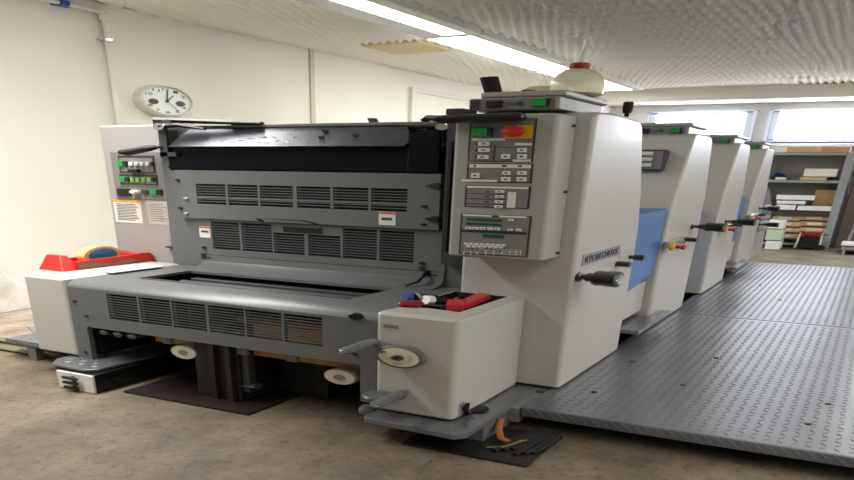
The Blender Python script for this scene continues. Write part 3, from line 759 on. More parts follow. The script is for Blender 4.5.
# steps between the units
for n, (y0, ym, y1, lab) in enumerate(((4.85, 5.46, 5.76, 'near diamond plate step between the first and second printing unit'),
                                       (8.87, 9.39, 9.82, 'far diamond plate step between the third and last printing unit'))):
    t = thing('foot_step', lab, 'step', (-1.2, (y0 + ym) / 2, .1), 'steps between the printing units')
    z = .2
    obj('tread', B().prism([(-1.5, y0), (-.985, y0), (-.985, y1), (-1.055, y1), (-1.055, ym), (-1.5, ym)], 'z', z - .02, z, .002)
        .lozenges(-1.48, -1.0, y0 + .03, ym - .03, z - .0008).lozenges(-1.05, -.99, ym, y1 - .02, z - .0008), M['diamond'], t)
    for yy in (y0 + .1, ym - .1):
        obj('bracket', B().box(-1.4, -1.12, yy - .02, yy + .02, .1005, z - .02), M['dgrey'], t)

# delivery end
t = thing('delivery_unit', 'low grey delivery end of the press beyond its last printing unit', 'printing press', (-2.4, 11.3, 0))
obj('side_guard', B().prism([(10.70, .12), (10.70, .88), (10.95, .84), (11.86, .62), (11.92, .14)], 'x', -1.15, -1.09, .006), M['console'], t)
obj('delivery_body', B().prism([(10.72, .1), (10.72, .80), (10.95, .76), (11.8, .56), (11.86, .1)], 'x', -3.9, -1.16), M['grey'], t)
obj('window_guard', B().prism([(10.85, .4), (10.85, .84), (10.97, .82), (11.82, .61), (11.86, .4)], 'x', -1.088, -1.07), M['clear'], t, 'clear plastic guard')
obj('foot', B().box(-3.7, -1.3, 10.9, 11.7, 0, .1), M['iron'], t)
round_handle(t, (-1.07, 10.78, .49), .2, .025, end=False)

# ------------------------------------------------------------------ sheet feeder
t = feeder = thing('sheet_feeder', 'grey and white sheet feeder with louvred front at the near end of the press', 'printing press', (-2.6, 3.3, 0))
YFD = 2.92
FV = [(at(a, 306 + (a - 108) * .115, 'y', YFD).x, at(c, 306 + (c - 108) * .115, 'y', YFD).x) for a, c in
      ((108, 138), (139.8, 171), (172.4, 206), (208.7, 244.3), (246, 281.8), (284, 322.3))]
hol = [(a, c, .327, .446) for a, c in FV]
b = framed(B(), -3.51, -1.655, .272, .458, YFD, YFD + .03, hol)
b.box(-3.51, -3.41, YFD, YFD + .03, .085, .272).box(-1.735, -1.655, YFD, YFD + .03, .118, .272)
# rounded nose and table top around the opening
n = 8; arc = []
for k in range(n + 1):
    a = PI / 2 * k / n; arc.append((YFD + .11 * (1 - math.cos(a)), .458 + .032 * math.sin(a)))
pl = arc + [(3.185, .490), (3.185, .478), (3.03, .478)] + [(YFD + .03, .458)]
b.prism(pl, 'x', -3.51, -1.655)
b.box(-3.51, -3.265, 3.185, 3.80, .478, .490).box(-1.945, -1.655, 3.185, 3.80, .478, .490).box(-3.265, -1.945, 3.60, 3.80, .478, .490)
fh = obj('front_housing', b, M['grey'], t)
for h in hol: slat_vent(fh, h, YFD, YFD + .028, 10, 'grey')
p = at(356.5, 316, 'y', YFD)
obj('plug', B().lathe((p.x, YFD, p.z), 'y', [(.001, -.003), (.009, -.003), (.010, -.005), (.013, -.004), (.014, 0), (.001, 0)], 18), M['black'], fh)
for uu, vv in ((355.5, 354), (75, 301), (87, 316), (86, 352)):
    p = at(uu, vv, 'y', YFD); obj('screw', B().lathe((p.x, YFD, p.z), 'y', [(.001, -.003), (.0045, -.003), (.005, 0), (.001, 0)], 10), M['iron'], fh)
obj('housing_liner', B().box(-3.42, -1.68, 3.72, 3.76, .10, .476).box(-3.43, -3.41, 2.98, 3.7, .12, .47).box(-1.70, -1.68, 2.98, 3.7, .12, .47), M['dark'], t)
obj('slot_edge', B().box(-3.22, -1.95, 3.17, 3.195, .4885, .4935, .001), M['steel'], t, 'worn bright edge')
obj('feed_deck', B().box(-3.25, -1.96, 3.20, 3.70, .42, .432), M['iron'], t)
obj('feed_bar', B().tube([(-3.2, 3.45, .452), (-1.99, 3.45, .452)], .009, 10), M['dgrey'], t)
obj('feed_bar', B().box(-3.2, -1.99, 3.52, 3.57, .445, .462, .002), M['dgrey'], t)
p = at(333, 294.5, 'z', .492); obj('clip', B().box(p.x - .07, p.x + .03, 3.19, 3.25, .486, .496, .002), M['cableg'], t, 'yellowish green clip') if False else None
# curved guide under the lower guard
cg = [(3.62, .4905), (3.68, .494), (3.74, .502), (3.77, .512), (3.784, .525), (3.786, .555), (3.79, .555), (3.79, .4905)]
obj('guide_sheet', B().prism(cg, 'x', -3.33, -1.765), M['grey'], t)
p0 = at(425, 272, 'y', 3.77); obj('cable', B().tube([(p0.x, 3.775, .56), (p0.x + .005, 3.75, .54), (p0.x - .005, 3.70, .515), (p0.x - .05, 3.66, .5)], .004, 8), M['black'], t)
# side covers
obj('side_cover', B().box(-3.85, -3.515, YFD, 3.805, .108, .497, .013, 3), M['white'], t)
obj('gap_cover', B().box(-3.80, -3.46, 3.62, 3.80, .30, .485), M['dark'], t) if False else None
tb = bmesh.new()
RX0, RX1, RY0, RY1, RZ0, RZ1 = -1.648, -1.272, YFD - .03, 3.655, .1015, .500
bb = B().box(RX0, RX1, RY0, RY1, RZ0, RZ1, .012, 3)
bm = bb.bm; bm.faces.ensure_lookup_table()
ft = max(bm.faces, key=lambda f: f.calc_center_median().z + (f.normal.z > .9) * 10 + f.calc_area())
r = bmesh.ops.inset_region(bm, faces=[ft], thickness=.012, use_boundary=True)
corners = [(-1.628, 3.10), (-1.345, 3.06), (-1.345, 3.59), (-1.615, 3.61)]
cs = [Vector((c[0] / S.x, c[1] / S.y, RZ1)) for c in corners]
for v in ft.verts:
    v.co = min(cs, key=lambda c: (c - v.co).length).copy()
ex = bmesh.ops.extrude_face_region(bm, geom=[ft])
for e in ex['geom']:
    if isinstance(e, bmesh.types.BMVert): e.co.z -= .03
    if isinstance(e, bmesh.types.BMFace): e.material_index = 1
if ft.is_valid: bm.faces.remove(ft)
for f in bm.faces:
    c = f.calc_center_median()
    if RZ1 - .031 < c.z < RZ1 - .001 and -1.629 / S.x < c.x < -1.344 / S.x and 3.05 / S.y < c.y < 3.62 / S.y and abs(f.normal.z) < .5: f.material_index = 1
rc = obj('side_cover', bb, [M['white'], M['rubber']], t, 'white side cover with black tray in its top')
b = B(); quad_on(b, 'y', YFD - .03, 382, 322.5, 399.5, 331, .002); obj('rating_plate', b, M['sticker'], rc)
b = B(); quad_on(b, 'y', YFD - .032, 383.5, 324, 398, 329, .001)
obj('print_lines', b, M['panel'], rc)
b = B(); quad_on(b, 'x', RX1, 459, 404, 463.5, 414, .001); obj('small_sticker', b, M['nameplate'], rc)
obj('hasp', B().box(-1.66, -1.62, YFD - .03, YFD, .17, .178).box(-1.655, -1.645, YFD - .03, YFD - .02, .16, .18), M['black'], rc)
# hand wheel with crank
YH = YFD - .03
c = at(402, 356, 'y', 2.84)
hw = obj('hand_wheel', B().lathe((c.x, YH, c.z), 'y', [(.02, 0), (.02, -.010), (.041, -.013), (.043, -.020), (.042, -.026), (.037, -.027), (.036, -.024), (.001, -.024)], 36), M['grey'], t)
obj('dial_plate', B().lathe((c.x, YH - .075, c.z), 'y', [(.0355, 0), (.0355, -.002), (.001, -.002)], 32), M['cream'], hw, 'cream dial')
obj('hub', B().lathe((c.x, YH - .08, c.z), 'y', [(.010, 0), (.010, -.006), (.007, -.007), (.001, -.004)], 18), M['dgrey'], hw)
obj('dial_marks', B().box(c.x - .02, c.x + .02, YH - .083, YH - .0815, c.z - .028, c.z - .022).box(c.x + .045, c.x + .06, YH - .083, YH - .0815, c.z - .012, c.z + .012), M['sticker'], hw)
a0 = at(378, 344, 'y', 2.86)
arm_ = obj('crank_arm', B().tube([(c.x - .07, 2.86, c.z + .012), (a0.x + .02, 2.855, a0.z + .002), (a0.x - .015, 2.85, a0.z + .006)], [.019, .012, .011], 12), M['grey'], hw)
e0 = at(374, 341.5, 'y', 2.84); 
y1 = 2.84 - .42
for _ in range(60):
    y1 = y1 + .005
    q = ROT @ (Vector((e0.x, y1, e0.z)) - Vector((0, 0, H)))
    if F * q.x / q.z + PX > 342: break
obj('crank_grip', B().tube([(e0.x, 2.85, e0.z), (e0.x, 2.80, e0.z), (e0.x, y1 + .02, e0.z), (e0.x, y1, e0.z)], [.009, .0125, .0115, .009], 14), M['grey'], hw)
obj('grip_end', B().lathe((e0.x, y1, e0.z), 'y', [(.001, -.003), (.006, -.003), (.008, 0), (.001, .001)], 12), M['chrome'], hw)
# lower lever
c2 = at(379, 393, 'y', 2.88)
ll = obj('clamp_lever', B().lathe((c2.x + .01, 2.845, c2.z - .004), 'z', [(.001, 0), (.022, 0), (.024, .003), (.022, .010), (.001, .012)], 24).box(c2.x, c2.x + .13, 2.845, 2.888, c2.z - .006, c2.z + .012, .003), M['grey'], t)
e1 = at(404, 392, 'y', 2.87)
obj('lever_grip', B().tube([(e1.x, 2.88, e1.z), (e1.x, 2.84, e1.z), (e1.x, 2.64, e1.z), (e1.x, 2.62, e1.z)], [.008, .012, .0115, .009], 14), M['grey'], ll)
obj('grip_end', B().lathe((e1.x, 2.62, e1.z), 'y', [(.001, -.003), (.006, -.003), (.008, 0), (.001, .001)], 12), M['chrome'], ll)
# foot plates
def foot_plate(poly, z, th, nm='foot_plate', lip=True):
    b = B().prism(poly, 'z', z - th, z - .001, .003)
    xs = [p[0] for p in poly]; ys = [p[1] for p in poly]
    b.lozenges(min(xs) + .05, max(xs) - .02, min(ys) + .05, max(ys) - .02, z - .0015)
    return obj(nm, b, M['diamond'], t)
foot_plate([(-1.645, 2.80), (-1.625, 2.77), (-1.20, 2.745), (-1.16, 2.79), (-1.16, 3.26), (-1.16, 3.62), (-1.645, 3.62)], .100, .024)
foot_plate([(-3.60, 2.84), (-3.52, 2.74), (-3.28, 2.735), (-3.22, 2.78), (-3.22, 3.6), (-3.60, 3.6)], .1065, .015)
obj('levelling_foot', B().lathe((-1.675, 2.875, .090), 'z', [(.001, 0), (.013, 0), (.013, .016), (.010, .02), (.009, .027), (.001, .027)], 18), M['grey'], t)
obj('levelling_foot', B().lathe((-3.41, 2.95, .06), 'z', [(.001, 0), (.018, 0), (.018, .04), (.012, .044), (.001, .044)], 18), M['sticker'], t)
# side step on the far left with its leg
b = B().box(-4.31, -3.87, 3.06, 3.56, .076, .106, .002).lozenges(-4.29, -3.89, 3.08, 3.54, .1052)
for i in range(9):
    x = -4.30 + i * .048
    b.prism([(x, .100), (x + .006, .103), (x + .04, .083), (x + .034, .080)], 'y', 3.055, 3.061)
sp = obj('side_step', b, M['diamond'], t, 'diamond plate step on one leg')
obj('leg', B().box(-4.13, -4.06, 3.065, 3.12, 0, .076), M['grey'], sp)
# bed under the feeder
obj('pedestal', B().box(-2.72, -2.44, 2.96, 3.46, .01, .30, .003).box(-2.60, -2.57, 2.93, 2.96, .01, .28).box(-2.50, -2.47, 2.93, 2.96, .01, .28), M['iron'], t)
obj('base_plate', B().box(-3.08, -2.28, 2.80, 3.56, 0, .01), mat('oil_tray', (44, 33, 30), .45, var=.2), t)
obj('bracket', B().box(-2.46, -2.40, 2.98, 3.04, .05, .24, .004).tube([(-2.46, 3.0, .08), (-2.36, 3.0, .085)], .012, 10), M['dgrey'], t)
obj('motor_box', B().box(-2.40, -2.10, 3.22, 3.6, .012, .205, .006), M['iron'], t)
obj('cross_bar', B().tube([(-3.38, 3.0, .262), (-3.0, 3.0, .262)], .008, 10), M['dgrey'], t)
for xx in (-3.30, -3.20, -3.10):
    obj('adjuster', B().lathe((xx, 2.98, .252), 'y', [(.001, -.02), (.012, -.018), (.012, .01), (.001, .01)], 14), M['dgrey'], t)
for xx in (-2.9, -2.42, -2.13):
    obj('bracket', B().box(xx - .03, xx + .03, 2.96, 2.99, .232, .262, .002), M['panel'], t)
def roller(x, z):
    r_ = obj('roller', B().lathe((x - .05, 3.02, z), 'y', [(.012, -.022), (.03, -.022), (.033, -.018), (.033, -.006), (.03, -.003), (.03, .003), (.033, .006), (.033, .018), (.03, .022), (.012, .022)], 28), M['ivory'], t, 'ivory double roller')
    obj('hub', B().lathe((x - .05, 3.02, z), 'y', [(.001, -.024), (.011, -.024), (.012, -.01), (.001, -.01)], 14), M['panel'], r_)
    return r_
roller(-2.735, .205); roller(-1.815, .198)
# right pedestal with hose
obj('pedestal', B().box(-1.30, -1.17, 3.0, 3.6, .004, .068, .003), M['grey'], t)
obj('infill_plate', B().box(-1.62, -1.12, 3.625, 3.84, .07, .0985, .002).lozenges(-1.6, -1.13, 3.63, 3.66, .0982), M['diamond'], t)
obj('side_plate', B().box(-1.17, -1.12, 3.28, 3.6, .03, .09), M['panel'], t)
obj('base_plate', B().box(-1.46, -.90, 2.80, 3.26, 0, .009, .002), M['iron'], t)
obj('hose', B().tube([(-1.16, 3.16, .068), (-1.145, 3.10, .05), (-1.10, 3.02, .03), (-1.05, 3.02, .018), (-.99, 3.06, .015)], .006, 10), M['cableorange'], t, 'orange hose')
obj('wire', B().tube([(-1.12, 2.92, .013), (-1.05, 2.95, .02), (-1.01, 3.03, .03), (-.98, 3.10, .02)], .0028, 8), M['cableg'], t, 'green and yellow wire')
for k in range(6):
    obj('cable', B().tube([(-1.08 + .03 * k, 2.90 + .03 * (k % 3), .012), (-1.05 + .03 * k, 3.04, .022 + .006 * (k % 2)), (-1.0 + .02 * k, 3.22, .03)], .0055, 8), M['rubber'], t)

# boxes under the feeder: wooden stack board and the foot control box
t = thing('pile_board', 'light wooden pile board hanging under the louvred feeder front', 'board', (-2.5, 3.1, .2))
obj('board', B().box(-3.05, -1.78, 3.04, 3.55, .218, .250, .002), M['wood'], t)
obj('paper_pile', B().box(-2.42, -1.95, 3.06, 3.45, .251, .36, .002), M['card'], t)
obj('batten', B().box(-2.5, -1.95, 3.05, 3.10, .364, .38, .002), M['wood'], t)

t = thing('control_box', 'low white and black box with three black knobs on the floor', 'box', (-3.32, 3.0, 0))
obj('case', B().box(-3.445, -3.185, 2.72, 3.82, 0, .089, .002), M['black'], t)
obj('front_panel', B().box(-3.447, -3.183, 2.70, 2.718, .002, .088, .002), M['label'], t)
for zz in (.020, .044, .068):
    obj('knob', B().lathe((-3.32, 2.70, zz), 'y', [(.006, 0), (.006, -.006), (.001, -.006)], 12).box(-3.375, -3.265, 2.665, 2.685, zz - .0065, zz + .0065, .003), M['black'], t)
for zz in (.025, .05):
    obj('socket', B().lathe((-3.185, 2.85, zz), 'x', [(.001, 0), (.008, 0), (.008, .004), (.001, .004)], 12), M['iron'], t)
obj('bracket', B().box(-3.49, -3.455, 2.74, 2.80, 0, .09), M['edge'], t)

for i, (zz, y_, lab) in enumerate(((.012, 3.16, 'front tube of the two lying on the floor below the left step'), (.012, 3.32, 'rear tube of the two lying on the floor below the left step'))):
    obj('floor_tube', B().tube([(-5.3, y_ + .02, zz), (-3.62, y_, zz)], .0115, 10), M['pipe'], None, lab, 'tube', 'floor tubes', loc=(-4.3, y_, 0))
p = at(22, 331, 'z', .004)
obj('floor_sheet', B().box(-5.66, -3.92, 3.42, 5.4, 0, .003), mat('stained_sheet', (214, 205, 190), .75, scale=3.5, rgb2=(158, 136, 114)), None,
    'pale stained sheet covering the floor along the wall left of the feeder', 'floor sheet', loc=(-4.8, 4.2, 0))
obj('metal_sheet', B().prism([(-5.0, 3.75), (-4.45, 3.46), (-3.95, 3.7), (-4.3, 4.15)], 'z', .0035, .009), M['nameplate'], None, 'thin bluish grey sheet lying on the floor behind the left step', 'sheet', loc=(-4.5, 3.8, .0035))

# ------------------------------------------------------------------ things on the feeder
ZT = .4975
t = thing('tape_dispenser', 'red tape dispenser lying on the white left feeder cover', 'tape dispenser', (-3.8, 3.45, ZT))
b = B().poly([(-3.935, 3.10, ZT), (-3.735, 3.10, ZT), (-3.735, 3.24, ZT), (-3.935, 3.24, ZT), (-3.895, 3.14, ZT + .074), (-3.785, 3.14, ZT + .074), (-3.785, 3.19, ZT + .072), (-3.895, 3.19, ZT + .072)],
    [(3, 2, 1, 0), (4, 5, 6, 7), (0, 1, 5, 4), (1, 2, 6, 5), (2, 3, 7, 6), (3, 0, 4, 7)], .003)
obj('cutter_head', b, M['red'], t)
b = B()
b.prism([(3.20, ZT + .002), (3.20, ZT + .042), (3.40, ZT + .043), (3.60, ZT + .046), (3.74, ZT + .050), (3.78, ZT + .046), (3.81, ZT + .026), (3.81, ZT + .002)], 'x', -3.755, -3.735)
b.prism([(3.20, ZT + .002), (3.20, ZT + .042), (3.40, ZT + .043), (3.60, ZT + .046), (3.74, ZT + .050), (3.78, ZT + .046), (3.81, ZT + .026), (3.81, ZT + .002)], 'x', -3.93, -3.91)
b.box(-3.93, -3.735, 3.20, 3.81, ZT, ZT + .004).prism([(3.70, ZT + .005), (3.70, ZT + .045), (3.74, ZT + .048), (3.779, ZT + .044), (3.808, ZT + .025), (3.808, ZT + .005)], 'x', -3.909, -3.756)
obj('body', b, M['red'], t)
obj('paste_smear', B().prism([(3.21, ZT + .003), (3.22, ZT + .030), (3.34, ZT + .030), (3.42, ZT + .014), (3.48, ZT + .012), (3.54, ZT + .026), (3.62, ZT + .022), (3.66, ZT + .010), (3.6, ZT + .003)], 'x', -3.736, -3.7335), M['mud'], t, 'dried brown smear')
t = thing('tape_roll', 'tan roll of tape with blue core standing in the red dispenser', 'tape', (-3.83, 3.46, ZT + .005))
c3 = (-3.83, 3.46, ZT + .052)
obj('tape', B().lathe(c3, 'x', [(.036, -.013), (.0465, -.013), (.0465, .013), (.036, .013), (.036, -.013)], 40), M['tan'], t)
obj('core', B().lathe(c3, 'x', [(.001, -.010), (.0365, -.011), (.0365, .011), (.030, .0115), (.001, .008)], 36), M['core'], t)
p0, p1, p2, p3 = at(103, 271.5, 'z', .499), at(128, 274, 'z', .499), at(154, 266.5, 'z', .499), at(134, 264.5, 'z', .499)
obj('paper_sheet', B().prism([(-3.67, 3.24), (-3.47, 3.21), (-3.46, 3.60), (-3.64, 3.64)], 'z', ZT, ZT + .004), M['paper'], None,
    'white folded paper lying beside the red tape dispenser', 'paper', loc=(-3.5, 3.4, ZT))

# tools in the tray of the right cover
ZR = .4705
def zt(u, v, z): q = at(u, v, 'z', z); return (q.x, q.y)
def z3(u, v, z): q = at(u, v, 'z', z); return (q.x, q.y, z)
t = thing('folding_knife', 'bent red plastic folding knife lying in the black tray', 'tool', (-1.42, 3.2, ZR))
obj('handle', B().prism([zt(446.5, 305, .507), zt(464, 305, .507), zt(465, 299.5, .507), zt(447.5, 299.5, .507)], 'z', .482, .509, .002), M['redtool'], t)
obj('blade_cover', B().prism([zt(464.5, 304.8, .507), zt(491.5, 294.2, .507), zt(478, 292.5, .507), zt(465, 298.5, .507)], 'z', .486, .508, .002), M['redtool'], t)
obj('rivet', B().lathe(z3(464, 301, .507), 'z', [(.001, 0), (.006, 0), (.006, .004), (.001, .004)], 12), M['darkred'], t)
obj('spine', B().prism([zt(450, 303, .48), zt(463, 303, .48), zt(463, 301, .48), zt(450, 301, .48)], 'z', ZR, .482), M['dgrey'], t)
t = thing('glue_tube', 'black tube with white cap between the red knife and the dark red handle', 'tube', (-1.56, 3.1, ZR))
obj('body', B().tube([z3(445.5, 301, .500), z3(431, 300.2, .503)], .0135, 14), M['black'], t)
obj('cap', B().tube([z3(430.8, 300.2, .503), z3(424.5, 300, .506)], .017, 14), M['paper'], t, 'white cap')
t = thing('screwdriver', 'dark red handled screwdriver at the front left end of the black tray', 'screwdriver', (-1.68, 3.10, ZR))
obj('handle', B().tube([z3(400.5, 303.5, .508), z3(403, 303.5, .51), z3(419, 304, .51), z3(421, 304, .509)], [.006, .013, .0135, .008], 12), M['darkred'], t)
obj('blade', B().tube([z3(422, 304.5, .508), z3(442, 306, .503)], .003, 8), M['chrome'], t)
t = thing('screwdriver', 'blue handled screwdriver with black grip behind the dark red one', 'screwdriver', (-1.68, 3.24, ZR))
obj('handle', B().tube([z3(405, 297, .512), z3(407, 296.8, .512), z3(414, 296.8, .512)], [.010, .0155, .0165], 12), M['bluet'], t)
obj('grip', B().tube([z3(414, 296.8, .512), z3(418, 296.6, .51), z3(428, 296.6, .507), z3(437, 296.6, .505)], [.0165, .013, .008, .006], 12), M['black'], t)
obj('metal_rod', B().tube([z3(452, 299, .478), z3(470, 294, .478)], .005, 10), M['chrome'], None, 'short steel rod lying in the black tray behind the red knife', 'rod', loc=(-1.5, 3.26, ZR))

# black rubber tab on the foot plate
p = at(477, 409, 'z', .105)
t = thing('rubber_stop', 'black oval rubber stop with strap beside the white cover', 'stop', (p.x, p.y, .102))
obj('pad', B().lathe((p.x, p.y, .102), 'z', [(.001, 0), (.018, 0), (.02, .004), (.016, .010), (.001, .011)], 20), M['rubber'], t)
obj('strap', B().tube([(p.x - .01, p.y - .02, .11), (-1.255, at(467, 410, 'x', -1.255).y, .114), (-1.258, at(466, 406, 'x', -1.258).y, .135), (-1.25, at(468, 400, 'x', -1.25).y, .16)], [.004, .0055, .0055, .004], 8), M['rubber'], t)

# bottle on the first unit
t = thing('squeeze_bottle', 'cloudy yellow bottle with dark red cap standing on the console box', 'bottle', (-1.255, 3.98, 1.274))
bc = (-1.255, 3.96, 1.274)
obj('body', B().lathe(bc, 'z', [(.001, 0), (.038, 0), (.0425, .006), (.0435, .026), (.0428, .044), (.040, .060), (.0345, .075), (.0265, .086), (.017, .0925), (.001, .094)], 32), M['bottle'], t)
obj('cap', B().lathe((bc[0], bc[1], 1.366), 'z', [(.001, 0), (.016, 0), (.017, .004), (.017, .017), (.015, .021), (.001, .021)], 20), M['darkred'], t)
obj('nozzle', B().tube([(bc[0], bc[1], 1.386), (bc[0] + .004, bc[1], 1.42), (bc[0] + .01, bc[1], 1.43)], [.0048, .0040, .0036], 10), M['cream'], t)
obj('nozzle_tip', B().tube([(bc[0] + .01, bc[1], 1.428), (bc[0] + .018, bc[1], 1.45), (bc[0] + .016, bc[1], 1.468), (bc[0] + .022, bc[1], 1.475), (bc[0] + .03, bc[1], 1.462), (bc[0] + .03, bc[1], 1.445)], [.0046, .0054, .005, .0042, .004, .004], 10), M['nozzle'], t)
t = obj('white_bottle', B().lathe((-1.455, 4.08, 1.2735), 'z', [(.001, 0), (.034, 0), (.034, .03), (.024, .045), (.001, .05)], 24), M['bottle'], None, 'low pale bottle half hidden behind the yellow bottle', 'bottle', loc=(-1.455, 4.08, 1.274))

# ------------------------------------------------------------------ shelf at the back wall
YS = 14.75
t = thing('shelving_unit', 'grey metal shelving unit under the windows at the back wall', 'shelf', (-1.0, 15.0, 0))
for x0 in (-1.66, -.53):
    obj('upright', B().box(x0, x0 + .115, YS, YS + .05, 0, 1.245), M['rack'], t)
    obj('upright', B().box(x0, x0 + .115, 15.27, 15.32, 0, 1.245), M['rack'], t)
    obj('side_panel', B().box(x0 + .05, x0 + .06, YS + .05, 15.27, .02, 1.24), M['rack'], t)
for z, th, mm in ((1.25, .035, 'rack'), (.90, .035, 'rack'), (.505, .075, 'edge'), (.06, .03, 'rack')):
    obj('shelf_board', B().box(-1.545, -.53, YS, 15.32, z - th, z, .002), M[mm], t)
obj('back_panel', B().box(-1.6, -.43, 15.325, 15.335, .02, 1.24), M['sticker'], t)

def carton(name, u0, v0, u1, v1, y, depth, mname, label, cat='box', group=None, z=None, lab=None, tape=False):
    p = at(u0, v0, 'y', y); q = at(u1, v1, 'y', y)
    z0 = q.z if z is None else z
    loc = ((p.x + q.x) / 2, y, z0)
    e = thing(name, label, cat, loc, group)
    obj('body', B().box(p.x, q.x, y, y + depth, z0, p.z, .002), M[mname], e)
    if lab:
        w = q.x - p.x; h = p.z - z0
        obj('label', B().box(p.x + w * lab[0], p.x + w * lab[1], y - .004, y, z0 + h * .3, z0 + h * .75), M['label'], e, 'white paper label')
    if tape: obj('tape_strip', B().box(p.x - .0, p.x + .04, y - .003, y, z0, p.z), M['tan'], e)
    return e
Z1, Z2, Z3, Z4 = 1.2515, .9015, .5065, .0615
carton('carton', 772, 147.3, 786.5, 153, YS + .02, .4, 'label', 'white box on top of the shelving unit, at its left end', z=Z1)
carton('carton', 787.5, 147.2, 818, 153, YS + .02, .45, 'card', 'brown carton on top of the shelving unit, beside the white box', z=Z1)
carton('carton', 819, 146.8, 849, 153, YS + .02, .45, 'card2', 'brown carton on top of the shelving unit, above the right upright', z=Z1, tape=True)
carton('carton', 800.5, 177, 826, 181, YS + .03, .3, 'card', 'flat brown carton lying on the second shelf from the top', z=Z2)
carton('carton', 805, 168.5, 836, 176.8, YS + .06, .3, 'label', 'wide pale box stacked on the flat brown carton', z=None)
carton('carton', 775.5, 177.2, 785.5, 180, YS + .02, .2, 'label', 'small white box on the second shelf, below the blue film', z=Z2)
b = B().poly([(-1.5, 15.0, Z2), (-1.22, 15.0, Z2), (-1.22, 15.28, Z2), (-1.5, 15.28, Z2), (-1.44, 15.1, Z2 + .1), (-1.33, 15.12, Z2 + .07)],
             [(3, 2, 1, 0), (0, 1, 5, 4), (1, 2, 5), (2, 3, 4, 5), (3, 0, 4)], .004)
obj('film_bundle', b, M['teal'], None, 'crumpled dark blue film at the left end of the second shelf', 'film', loc=(-1.36, 15.1, Z2))
carton('carton', 816, 189.5, 838, 208.5, YS + .2, .3, 'card2', 'large brown carton on the third shelf behind the paper stacks', z=Z3)
carton('paper_ream', 798, 205.7, 832, 209, YS + .01, .15, 'paper', 'long flat white stack at the front of the third shelf', 'paper', 'white paper stacks', z=Z3)
carton('paper_ream', 777, 204.5, 795, 209, YS + .02, .25, 'paper', 'lowest and shortest white stack on the left of the third shelf', 'paper', 'white paper stacks', z=Z3)
carton('paper_ream', 777, 200.5, 805, 204.3, YS + .02, .25, 'paper', 'middle white stack of three on the left of the third shelf', 'paper', 'white paper stacks')
carton('paper_ream', 777, 194.8, 814, 200.3, YS + .02, .25, 'paper', 'top white stack of three on the left of the third shelf', 'paper', 'white paper stacks')
rows = ((215, 220.8), (221, 226.8), (227, 232.6), (233, 239))
for k, (v0, v1) in enumerate(rows):
    pos = ('top', 'second', 'third', 'bottom')[k]
    carton('carton', 773, v0, 799, v1, YS + .05, .4, 'card', pos + ' flat carton of the left pile on the lowest shelf', group='left pile of flat cartons', lab=(.2, .7))
    carton('carton', 800, v0, 829, v1, YS + .05, .4, 'card2' if k % 2 else 'card', pos + ' flat carton of the right pile on the lowest shelf', group='right pile of flat cartons', lab=(.25, .75))
# paper bundles on the floor in front of the shelf
yb = 14.2
for k, (v0, v1, mm, lab) in enumerate(((220.5, 229, 'paper', 'white paper bundle on top of the floor pile beside the press end'), (229.2, 240.5, 'mint', 'pale green paper bundle in the floor pile beside the press end'), (240.7, 249.5, 'paper', 'lowest white bundle of the floor pile beside the press end'))):
    carton('paper_bundle', 768 - k * .8, v0, 783 - k * 2, v1, yb, .4, mm, lab, 'paper', z=0 if k == 2 else None)
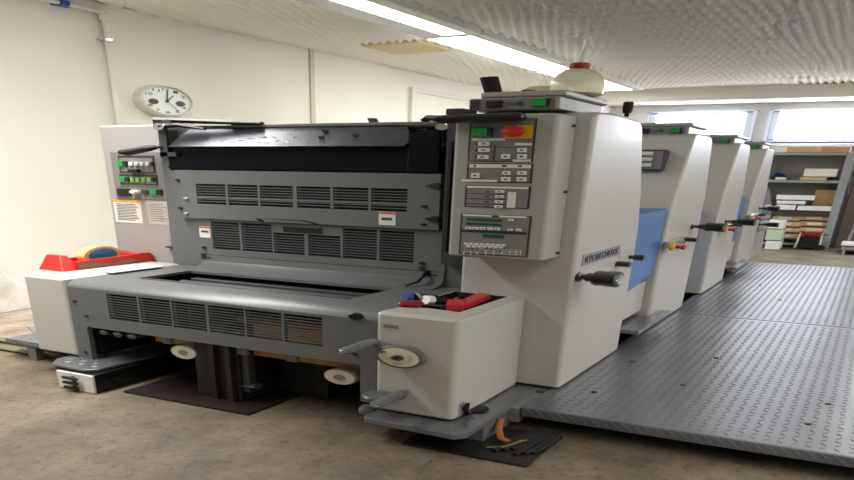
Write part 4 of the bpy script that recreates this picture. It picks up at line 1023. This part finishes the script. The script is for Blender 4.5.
# folding trolley
t = thing('folding_trolley', 'black and red folding trolley with white frame standing before the shelving unit', 'trolley', (-.75, 14.5, 0))
ye = 14.5
A = lambda uu, vv, dy=0: tuple(at(uu, vv, 'y', ye + dy))
zb = A(798, 234)[2]
obj('bag', B().prism([(A(797, 247)[0], .02), (A(801, 234)[0], zb), (A(820, 234)[0], zb), (A(818, 247)[0], .02)], 'y', ye, ye + .3, .006), M['black'], t)
obj('rim', B().tube([A(802, 233), A(822, 233)], .008, 8).tube([A(803, 235.5), A(818, 236)], .007, 8).tube([A(802, 233), A(803, 235.5)], .007, 8).tube([A(818, 236), A(822, 233)], .007, 8), M['red'], t, 'red rim')
obj('frame', B().tube([A(794.5, 247.5), A(801, 232.5)], .006, 8).tube([A(819, 247), A(823, 233)], .005, 8), M['cablew'], t, 'white tube frame')
obj('wheel', B().lathe((at(820.5, 243, 'y', ye).x, ye - .02, .035), 'y', [(.01, -.008), (.034, -.008), (.034, .008), (.01, .008)], 20), M['rubber'], t)
obj('handle', B().tube([A(817, 234.5), A(829, 235)], .006, 8), M['black'], t)
# white stacks on a low cart at the right edge
t = thing('metal_cart', 'dark metal cart at the right edge of the photo beside the shelving unit', 'cart', (-.05, 14.3, 0))
xa = at(841, 245, 'y', 14.0).x
obj('deck', B().box(xa, .55, 13.9, 14.6, .045, .06).box(xa, .55, 13.9, 14.6, .10, .112), M['edge'], t)
obj('post', B().tube([(xa + .06, 14.62, .0), (xa + .10, 14.62, .42)], .008, 8), M['rack'], t)
obj('post', B().tube([(xa + .06, 13.91, .0), (xa + .06, 13.91, .10)], .008, 8), M['rack'], t)
obj('post', B().tube([(.5, 14.62, .0), (.5, 14.62, .42)], .008, 8), M['rack'], t)
obj('post', B().tube([(.5, 13.91, .0), (.5, 13.91, .10)], .008, 8), M['rack'], t)
obj('paper_ream', B().box(xa + .015, .5, 13.945, 14.4, .0605, .098, .002), M['paper'], None, 'white stack on the lower deck of the metal cart', 'paper', 'stacks on the cart', loc=(.1, 14.1, .06))
obj('paper_ream', B().box(xa, .5, 13.91, 14.4, .1125, .145, .002), M['paper'], None, 'white stack on the upper deck of the metal cart', 'paper', 'stacks on the cart', loc=(.1, 14.1, .112))
obj('metal_cabinet', B().box(-.36, 1.2, 15.1, 15.55, 0, 1.2, .01), mat('cabinet_brown', (112, 100, 92), .4, var=.1), None, 'dark brownish cabinet behind the cart at the right edge', 'cabinet', loc=(.4, 15.3, 0))

# ------------------------------------------------------------------ output look
vs = scene.view_settings
vs.view_transform = 'Standard'; vs.look = 'None'; vs.gamma = 1; vs.use_curve_mapping = False
vs.exposure = 0.6
